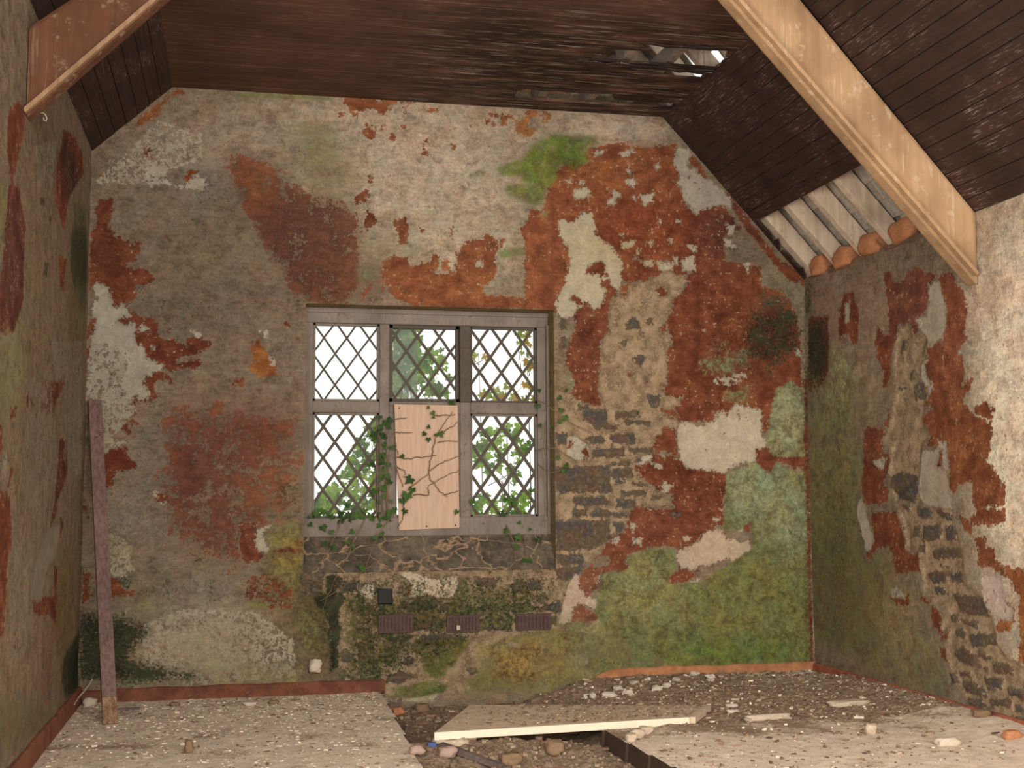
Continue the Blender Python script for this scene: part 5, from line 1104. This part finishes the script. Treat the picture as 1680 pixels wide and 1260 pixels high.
for lab, loc, si, li in (('thin ivy vine trailing over the right window jamb onto bare stone', (3.1,.02,1.2), (4,5,6,7), range(0,9)),
    ('thin ivy stem hanging over the sill to the right-hand air brick', (2.95,.02,.9), (2,8), ()), ('thin ivy stems hanging over the left half of the sill', (1.7,.02,.9), (0,1,3,9), ())):
    r = empty('ivy_vine', loc, lab, 'ivy'); st = MB(); lv = MB()
    for k in si: st.tube(smooth_pts(GEO['sillstems'][k]), .0038, .002, 5)
    for k in li: x,y,z,s = GEO['leaf_wall'][k]; leaf(lv, (x,y,z), s, rnd.uniform(-.35,.35), rnd.uniform(-.5,.5), rnd.uniform(2.2,4.1))
    if not li:
        for k in si:
            q = GEO['sillstems'][k][1]
            for _ in range(2): leaf(lv, (q[0]+rnd.uniform(-.04,.04), q[1]-.02, q[2]+rnd.uniform(-.03,.05)), rnd.uniform(.03,.05), rnd.uniform(-.35,.35), rnd.uniform(-.5,.5), rnd.uniform(2.2,4.1))
    part(st, 'stems', M_STEM, r); part(lv, 'leaves', M_IVYI, r)
# ---------------------------------------------------------------- air bricks, vent hole, pipe stub
M_PURP = (lambda s: s.bsdf(s.mul(s.mix(s.noise(s.pos(), 22, 5, .7), lin((58,44,40)), lin((94,70,64))), s.rng(s.noise(s.pos(), 70, 4, .7), .3, .7, .7, 1.25, False)), .8, s.noise(s.pos(), 60, 5, .7), .003))(N('purple_glazed_brick'))
AB = [(1.888,.350,2.124,.470),(2.347,.340,2.571,.456),(2.820,.342,3.066,.454)]
for k, (x0,z0,x1,z1) in enumerate(AB):
    r = empty('air_brick', ((x0+x1)/2,0,z0), ['purple ribbed air brick below the square hole in the wall','middle purple air brick in the row, with one bright chip','purple ribbed air brick at the right end of the row'][k], 'air brick', 'air bricks below the window')
    mb = MB(); mb.box((x0,-.004,z0),(x1,.06,z1)); part(mb, 'block', M_PURP, r, bevel=.006)
    for i in range(9):
        x = x0+.02+(x1-x0-.04)*i/8; g = MB(); g.box((x-.006,-.016,z0+.014),(x+.006,.0,z1-.014)); part(g, 'rib', M_PURP, r, bevel=.003)
    if k == 1: g = MB(); g.box((x0+.065,-.02,z0+.02),(x0+.085,-.012,z0+.05)); part(g, 'chip', M_WHITE, r)
r = empty('vent_hole', (1.93,0,.54), 'small square black vent hole in the wall under the sill', 'vent')
mb = MB(); mb.add([(1.883,-.006,.545),(1.978,-.007,.541),(1.981,-.006,.640),(1.886,-.007,.644),(1.890,.03,.552),(1.972,.03,.549),(1.974,.03,.634),(1.893,.03,.637)], [(0,1,5,4),(1,2,6,5),(2,3,7,6),(3,0,4,7)]); part(mb, 'surround', M_BLACK, r)
mb = MB(); mb.box((1.888,-.004,.547),(1.975,.0,.639)); part(mb, 'hole_shade_plate', M_BLACK, r)  # solid black plate, painting the shade inside the hole
tag(lump('plaster_lump', (1.475,-.03,.155), (.04,.03,.045), M_WHITE, 9, .35), 'rounded white plaster lump stuck to the wall above the red skirting', 'plaster')
# ---------------------------------------------------------------- skirting
def clamp(x, a=0., b=1.): return max(a, min(b, x))
def sstep(a, b, x): t = clamp((x-a)/(b-a)); return t*t*(3-2*t)
def skirt(name, pts, z0, z1, out, c1, c2, seed, taper=0.0):
    s = N(name+'_paint'); P = s.pos(); c = s.mix(s.rng(s.noise(P, 9, 5, .65), .35, .65), lin(c1), lin(c2)); c = s.mix(s.math('MULTIPLY', s.rng(s.noise(P, 30, 7, .75), .57, .66), .6), c, lin((112,96,62)))
    m = s.bsdf(c, .85, s.noise(P, 25, 5, .6), .004); mb = MB(); rnd = random.Random(seed); p, q = Vector(pts[0]), Vector(pts[1]); n = max(8, int((q-p).length/.05)); o = Vector(out); vs = []
    for i in range(n+1):
        a = p + (q-p)*i/n; d = o*(.022+.003*mnoise.noise(a*3)); zt = z1 + .010*mnoise.noise(a*5+Vector((seed,0,0))) - (.21*(1-sstep(0, taper, (a-p).length)) if taper else 0); vs += [a+Vector((0,0,z0)), a+d+Vector((0,0,z0)), a+d+Vector((0,0,zt-.008)), a+d*.6+Vector((0,0,zt)), a+Vector((0,0,zt))]
    fs = [(i*5+k, i*5+k+1, i*5+k+6, i*5+k+5) for i in range(n) for k in range(4)] + [(0,1,2,3,4), tuple(n*5+k for k in (4,3,2,1,0))]
    mb.add(vs, fs); return struct(mb.build(name, m))
skirt('baseboard_back', ((.0,.004,0),(1.93,.004,0)), -.06, .052, (0,-1,0), (84,47,34), (110,62,42), 1)
skirt('baseboard_back.001', ((3.0,.004,0),(5.0,.004,0)), -.22, .068, (0,-1,0), (140,88,54), (164,110,70), 2, .55)
skirt('baseboard_right', ((WID-.002,-.02,0),(WID-.002,-3.6,0)), -.05, .060, (-1,0,0), (124,64,46), (150,84,58), 3)
skirt('baseboard_left', ((.002,-.02,0),(.002,-3.4,0)), -.06, .075, (1,0,0), (104,58,42), (128,76,52), 4)
# ---------------------------------------------------------------- floor
def floor_z(x, y):
    xl = 1.905 + .034*(y+.4) + .01*mnoise.noise(Vector((0,y*6,0))); xr = 2.873 - .05*(y+1.857) + .012*mnoise.noise(Vector((3,y*7,0)))
    nz = .5*mnoise.fractal(Vector((x*3,y*3,0)), 1, 2, 4); fz = mnoise.fractal(Vector((x*14,y*14,2)), 1, 2, 3)
    if x < xl: return -.03 + .006*nz + .003*fz, 0, clamp(.26+nz*1.1)
    if y < -1.86 + .02*mnoise.noise(Vector((x*5,7,0))):
        if x > xr: return .0 + .005*nz + .003*fz + .048*sstep(4.55,4.95,x)*sstep(-3.4,-2.2,y), 0, clamp(.18 + sstep(-2.45,-1.9,y)*.55 - sstep(4.3,4.8,x)*.25 + nz*1.0)
        return -.125 + .03*nz + .016*fz + .10*sstep(-2.6,-1.95,y)*sstep(xr+.1,xr-.35,x) + .02*sstep(xr-.25,xr,x), 1, 1
    t = sstep(2.75, 3.3, x + .25*nz - .12*(y+.8)); z = -.14*(1-t); 
    return z + .022*nz + .012*fz + .022*sstep(3.0,3.6,x)*sstep(-1.7,-.9,y)*sstep(5.1,4.5,x)*.6 + .048*sstep(4.55,4.95,x)*sstep(-.1,-.8,y), 1-t, clamp(1.0 - .5*sstep(-.9,-.15,y)*sstep(3.9,4.7,x) - .35*sstep(-1.9,-2.4,y) + nz*.3)
xs = axis_lines([-.05,1.80,2.0,2.80,3.0,WID+.05], .016); ys = axis_lines([-9.4,-3.7,0.02], {(-9.4,-3.7):.19,(-3.7,0.02):.016})
vv = []; pit = []; rub = []
for y in ys:
    for x in xs: z, a, b = floor_z(x, y); vv.append((x,y,z)); pit.append(a); rub.append(b)
nx = len(xs); ff = [(j*nx+i, j*nx+i+1, (j+1)*nx+i+1, (j+1)*nx+i) for j in range(len(ys)-1) for i in range(nx-1)]
s = N('dusty_concrete'); P = s.pos(); n1 = s.noise(P, 9, 6, .7); n2 = s.noise(P, 38, 7, .75); n3 = s.noise(P, 110, 4, .7)
conc = s.mul(s.mix(s.rng(n1, .35, .65), lin((200,182,158)), lin((222,204,180))), s.rng(n3, .3, .7, .84, 1.12, False))
dirt = s.mul(s.mix(s.rng(n2, .35, .65), lin((108,88,68)), lin((156,131,105))), s.rng(n3, .3, .7, .7, 1.3, False)); dirt = s.mix(s.math('MULTIPLY', s.rng(n3, .62, .7), .7), dirt, lin((176,156,130)))
dm = s.rng(s.math('ADD', s.attr('rubble'), s.math('MULTIPLY', s.math('SUBTRACT', n2, .5), 2.0)), .4, .75); c = s.mix(s.math('MULTIPLY', dm, .92), conc, dirt)
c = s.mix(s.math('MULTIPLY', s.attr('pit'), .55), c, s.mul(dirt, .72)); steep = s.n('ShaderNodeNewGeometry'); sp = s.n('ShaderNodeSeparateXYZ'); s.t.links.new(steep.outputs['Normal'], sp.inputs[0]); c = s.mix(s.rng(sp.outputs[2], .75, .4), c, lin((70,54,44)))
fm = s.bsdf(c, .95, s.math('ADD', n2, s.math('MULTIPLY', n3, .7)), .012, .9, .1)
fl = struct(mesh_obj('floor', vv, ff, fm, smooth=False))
for nm, q in (('pit',pit),('rubble',rub)): a = fl.data.attributes.new(nm, 'FLOAT', 'POINT'); a.data.foreach_set('value', np.array(q, np.float32))
# ---------------------------------------------------------------- rubble and loose things on the floor
def colmat(name, rough=.95):
    s = N(name); c = s.mul(s.attr('tone', True), s.rng(s.noise(s.pos(), 60, 4, .7), .3, .7, .75, 1.25, False)); return s.bsdf(c, rough, s.noise(s.pos(), 90, 4, .6), .002)
M_TONE = colmat('mixed_rubble')
def scatter(name, count, rule, label, seed, pal):
    rnd = random.Random(seed); V = []; Fc = []; cols = []; cube = [(-1,-1,-1),(1,-1,-1),(1,1,-1),(-1,1,-1),(-1,-1,1),(1,-1,1),(1,1,1),(-1,1,1)]; cf = [(0,3,2,1),(4,5,6,7),(0,1,5,4),(1,2,6,5),(2,3,7,6),(3,0,4,7)]
    n = 0
    while n < count:
        t = rule(rnd)
        if t is None: continue
        x, y, s_, flat = t; n += 1; z = floor_z(x, y)[0]; R = Matrix.Rotation(rnd.uniform(0,6.28),3,'Z') @ Matrix.Rotation(rnd.gauss(0,.35),3,'X'); k = len(V); sx, sy = s_*rnd.uniform(.6,1.5), s_*rnd.uniform(.5,1.0); sz = s_*flat*rnd.uniform(.6,1.3); c = lin(rnd.choice(pal)); h = rnd.uniform(.75,1.2)
        sx *= rnd.choice((.7,1,1,1.8)); 
        for q in cube: V.append(tuple(Vector((x,y,z+sz*.5)) + R @ Vector((q[0]*sx*rnd.uniform(.55,1), q[1]*sy*rnd.uniform(.55,1), q[2]*sz*rnd.uniform(.6,1))))); cols.append((c[0]*h,c[1]*h,c[2]*h,1))
        Fc += [tuple(i+k for i in f) for f in cf]
    o = mesh_obj(name, V, Fc, M_TONE); a = o.data.attributes.new('tone', 'FLOAT_COLOR', 'POINT'); a.data.foreach_set('color', np.array(cols, np.float32).ravel()); return tag(o, label, 'rubble', None, 'stuff')
PALE = [(196,178,154),(178,160,136),(206,190,168),(166,146,122)]; DARK = [(116,95,74),(130,108,85),(98,80,63),(142,120,96),(122,92,70)]
def rule_left(r):
    x = r.uniform(.03,1.88); y = -abs(r.gauss(0,1.4))-.03
    return None if y < -3.2 or x > 1.86+.034*(y+.4) else (x, y, r.choice((.003,.003,.004,.005,.006,.010)), .3)
scatter('plaster_flakes', 4200, rule_left, 'pale plaster flakes and brown crumbs scattered over the left concrete floor', 1, PALE+PALE+DARK)
def rule_right(r):
    x = r.uniform(2.9,4.97); y = -r.uniform(.03,3.1)
    if y < -1.86 and r.random() < .80: return None
    if x > 4.3 and y < -2.0 and r.random() < .5: return None
    if inside(x, y, [(2.305,-1.05),(3.68,-1.40),(3.42,-1.83),(1.95,-1.94)]): return None
    return (x, y, r.choice((.003,.004,.004,.005,.007,.012)), .5)
scatter('rubble_heap', 6500, rule_right, 'brown rubble and mortar crumbs spread across the right-hand floor', 2, DARK*4+PALE+[(110,86,66),(96,76,58)]*3)
def rule_pit(r):
    x = r.uniform(1.9,2.87); y = -r.uniform(.03,3.0)
    if y > -1.9 and x > 2.05 and inside(x, y, [(2.305,-1.05),(3.68,-1.40),(3.42,-1.83),(1.95,-1.94)]): return None
    return (x, y, r.choice((.004,.005,.007,.010,.016)), .6)
scatter('pit_rubble', 1500, rule_pit, 'earthy rubble filling the sunken trench in the floor', 3, DARK+DARK+DARK+[(150,132,110)])
def panel_z(x, y): return .034
def rule_panel(r):
    x = r.uniform(2.0,3.6); y = r.uniform(-1.9,-1.05)
    if not inside(x, y, [(2.33,-1.09),(3.63,-1.43),(3.40,-1.76),(2.05,-1.86)]): return None
    if r.random() > .12 + .88*sstep(2.2,2.8,x): return None
    return (x, y, r.choice((.003,.004,.005,.007)), .5)
oldz = floor_z; floor_z = lambda x, y: (.036, 0, 0)
scatter('panel_crumbs', 800, rule_panel, 'dark crumbs and grit lying on top of the fallen panel', 4, DARK+DARK+[(120,100,80),(166,146,122)]); floor_z = oldz
M_PANEL = (lambda s: (lambda P: s.bsdf(s.mul(s.mix(s.rng(s.noise(P, 14, 7, .7), .35, .65), lin((170,150,125)), lin((192,172,146))), s.rng(s.noise(P, 90, 4, .7), .3, .7, .85, 1.12, False)), .9, s.noise(P, 60, 5, .7), .003))(s.pos()))(N('dusty_panel_face'))
M_EDGE = (lambda s: s.bsdf(s.mix(s.noise(s.pos(), 40, 5, .7), lin((196,178,152)), lin((216,200,176))), .8, s.noise(s.pos(), 40, 4, .6), .002))(N('pale_panel_edge'))
PQ = [(2.305,-1.07,.002),(3.663,-1.419,.002),(3.410,-1.800,.002),(1.967,-1.911,.002)]
r = empty('fallen_panel', PQ[3], 'fallen flat panel with pale front edge bridging the trench', 'panel'); mb = MB(); mb.prism(PQ, (0,0,.030)); part(mb, 'sheet', M_PANEL, r, bevel=.003)
mb = MB(); a, b = Vector(PQ[3])+Vector((0,-.008,.014)), Vector(PQ[2])+Vector((-.02,-.008,.014)); mb.bar(a, b, .016, .040); part(mb, 'front_edge_strip', M_EDGE, r, bevel=.003)
mb = MB(); mb.bar(Vector(PQ[2])+Vector((0,-.01,.016)), Vector(PQ[1])+Vector((-.02,-.02,.016)), .03, .036); part(mb, 'end_strip', M_PANEL, r, bevel=.003)
M_STONE = (lambda s: s.bsdf(s.mul(s.mix(s.noise(s.pos(), 12, 5, .7), lin((150,132,110)), lin((184,166,142))), s.rng(s.noise(s.pos(), 70, 4, .7), .3, .7, .8, 1.15, False)), .95, s.noise(s.pos(), 60, 5, .7), .004))(N('dusty_stone'))
M_BROWN = (lambda s: s.bsdf(s.mul(s.mix(s.noise(s.pos(), 12, 5, .7), lin((98,76,56)), lin((134,106,78))), s.rng(s.noise(s.pos(), 70, 4, .7), .3, .7, .8, 1.15, False)), .95, s.noise(s.pos(), 60, 5, .7), .004))(N('brown_rubble_stone'))
M_PINK = (lambda s: s.bsdf(s.mix(s.noise(s.pos(), 20, 5, .7), lin((132,108,94)), lin((158,134,118))), .9, s.noise(s.pos(), 60, 5, .7), .004))(N('pinkish_plaster'))
M_BLUE = (lambda s: s.bsdf(s.mix(s.noise(s.pos(), 40, 4, .6), lin((44,58,108)), lin((70,84,132))), .6))(N('faded_blue'))
tag(lump('concrete_block', (2.05,-1.915,-.065), (.10,.045,.07), M_STONE, 77, .3, 3), 'rough pale block propping the left corner of the fallen panel', 'block')
mb = MB(); mb.box((1.925,-2.0,-.075),(1.968,-1.962,-.002)); tag(mb.build('blue_scrap', M_BLUE, bevel=.004), 'small blue scrap under the left corner of the fallen panel', 'scrap')
rnd = random.Random(21)
CH = GEO['chips']; CS = [(.075,.025),(.06,.02),(.05,.035),(.05,.03),(.035,.03),(.045,.025),(.04,.025),(.03,.025),(.022,.018),(.05,.02),(.045,.02),(.05,.02)]
for (x,y,z), (a,b) in zip(CH, CS):
    o = lump('plaster_chip', (x,y,floor_z(x,y)[0]+.014), (a*.62,b*.8,.017), M_WHITE, x*7, .7, 2); o.rotation_euler.z = rnd.uniform(-.5,.5); tag(o, 'white plaster chip among the rubble between the fallen panel and end wall', 'plaster chip', 'white plaster chips by the end wall')
MI = GEO['misc']
for i, a, b, h, mt, nm, lb in ((0,.12,.04,.022,M_STONE,'stone_slab','long pale stone lying in the rubble near the right wall'),(1,.13,.03,.02,M_STONE,'stone_slab','flat pale stone strip to the right of the fallen panel end'),(2,.035,.015,.012,M_WHITE,'plaster_chip','upper of two small white chips beside the panel end'),(3,.035,.015,.012,M_WHITE,'plaster_chip','lower of two small white chips beside the panel end'),(4,.03,.025,.03,M_STONE,'stone_fragment','small upright pale stone in the brown rubble, mid right'),(5,.06,.03,.022,M_WHITE,'plaster_chip','biggest white chunk on the concrete, lower right of the floor'),(6,.045,.03,.025,M_TERRA,'brick_fragment','orange brick fragment near the lower right of the floor'),(7,.05,.03,.022,M_BROWN,'stone_fragment','greenish brown stone against the foot of the right wall'),(9,.035,.03,.025,M_STONE,'stone_fragment','rounded pale stone at the corner of the right slab, middle of three'),(10,.032,.028,.022,M_STONE,'stone_fragment','rounded pale stone behind the slab corner, farthest of three'),(11,.03,.026,.022,M_STONE,'stone_fragment','rounded pale stone on the slab edge, nearest of three')):
    x,y,_ = MI[i]; o = lump(nm, (x,y,floor_z(x,y)[0]+h*.75), (a,b,h), mt, i+30, .3, 3); tag(o, lb, 'stone' if 'stone' in nm else ('brick' if 'brick' in nm else 'plaster chip'))
for i, (x,y,a,b,h,mt,lb) in enumerate(((.741,-1.809,.022,.018,.035,M_BROWN,'small upright brown stone on the left concrete floor'),(.085,-.12,.04,.035,.028,M_WHITE,'white plaster lump in the left corner behind the leaning plank'),(1.055,-.36,.04,.02,.012,M_WHITE,'flat white chip on the left floor near the red skirting'),(.60,-.27,.03,.02,.014,M_BROWN,'small brown stone near the red skirting, left of the white chip'),(1.20,-.35,.03,.02,.014,M_BROWN,'small brown stone near the red skirting, right of the white chip'),(1.85,-2.11,.036,.032,.024,M_PINK,'pinkish lump on the edge of the left slab beside the trench'))):
    o = lump('floor_lump', (x,y,-.03+h*.8), (a,b,h), mt, i+60, .3, 3); tag(o, lb, 'rubble piece')
for i, (x,y,a,b,h,mt,lb) in enumerate(((2.0,-1.93-.2,.045,.035,.028,M_PINK,'pale pinkish stone in the trench at the bottom of the picture'),(1.98,-.20,.05,.04,.03,M_TERRA,'reddish stone in the trench by the left slab edge'),(2.16,-.13,.05,.04,.03,M_BROWN,'brown stone in the trench against the end wall'),(2.3,-2.25,.055,.04,.032,M_BROWN,'biggest brown stone in the middle of the trench'),(2.55,-2.15,.05,.04,.035,M_BROWN,'brown stone in the trench under the panel edge'))):
    o = lump('trench_stone', (x,y,floor_z(x,y)[0]+h*.7), (a,b,h), mt, i+80, .3, 3); tag(o, lb, 'stone')
M_GREYW = wood('grey_stick', (70,58,54), (104,88,80), 0, .3)
mb = MB(); mb.bar((1.985,-2.03,floor_z(1.985,-2.03)[0]+.018),(2.24,-2.33,floor_z(2.24,-2.33)[0]+.022), .035, .03); tag(mb.build('wooden_batten', M_GREYW, bevel=.004), 'dark grey broken batten lying in the trench', 'wood')
mb = MB(); mb.bar((.26,-.39,-.022),(.40,-.36,-.02), .02, .014); tag(mb.build('wood_sliver', M_GREYW, bevel=.003), 'short dark wood sliver on the floor beside the plank foot', 'wood')
M_PLANK = (lambda s: (lambda P,Q: s.bsdf(s.mix(s.rng(s.noise(Q, 16, 6, .7), .6, .68), s.mul(s.mix(s.rng(s.noise(P, 2, 6, .65), .35, .65), lin((86,64,60)), lin((108,84,77))), s.rng(s.noise(Q, 3, 3, .5), .3, .7, .85, 1.15, False)), lin((62,44,36))), .8, s.noise(P, 5, 5, .6), .002))(s.pos((30,30,2)), s.pos()))(N('faded_mauve_plank'))
M_PEND = (lambda s: (lambda P: s.bsdf(s.mix(s.rng(s.noise(P, 2, 6, .65), .35, .65), lin((98,66,42)), lin((136,110,84))), .85, s.noise(P, 5, 5, .6), .002))(s.pos((30,30,3))))(N('worn_plank_foot'))
r = empty('leaning_plank', (.27,-.84,-.03), 'tall mauve plank leaning in the left corner of the room', 'plank')
pb, pt = Vector((.273,-.845,-.03)), Vector((.062,-.055,1.875)); d = pt-pb; m = pb+d*.075
mb = MB(); mb.bar(m, pt, .082, .028, (.25,-1,.35)); part(mb, 'shaft', M_PLANK, r, bevel=.003)
mb = MB(); mb.bar(pb, m, .082, .028, (.25,-1,.35)); part(mb, 'worn_foot', M_PEND, r, bevel=.003)
mb = MB(); mb.tube(smooth_pts([(.085,-.03,.115),(.06,-.16,.075),(.035,-.30,.045),(.03,-.45,.028)], 5, .001), .006, .004, 6); tag(mb.build('plaster_lath', M_WHITE), 'thin white curved strip resting on the left skirting in the corner', 'strip')
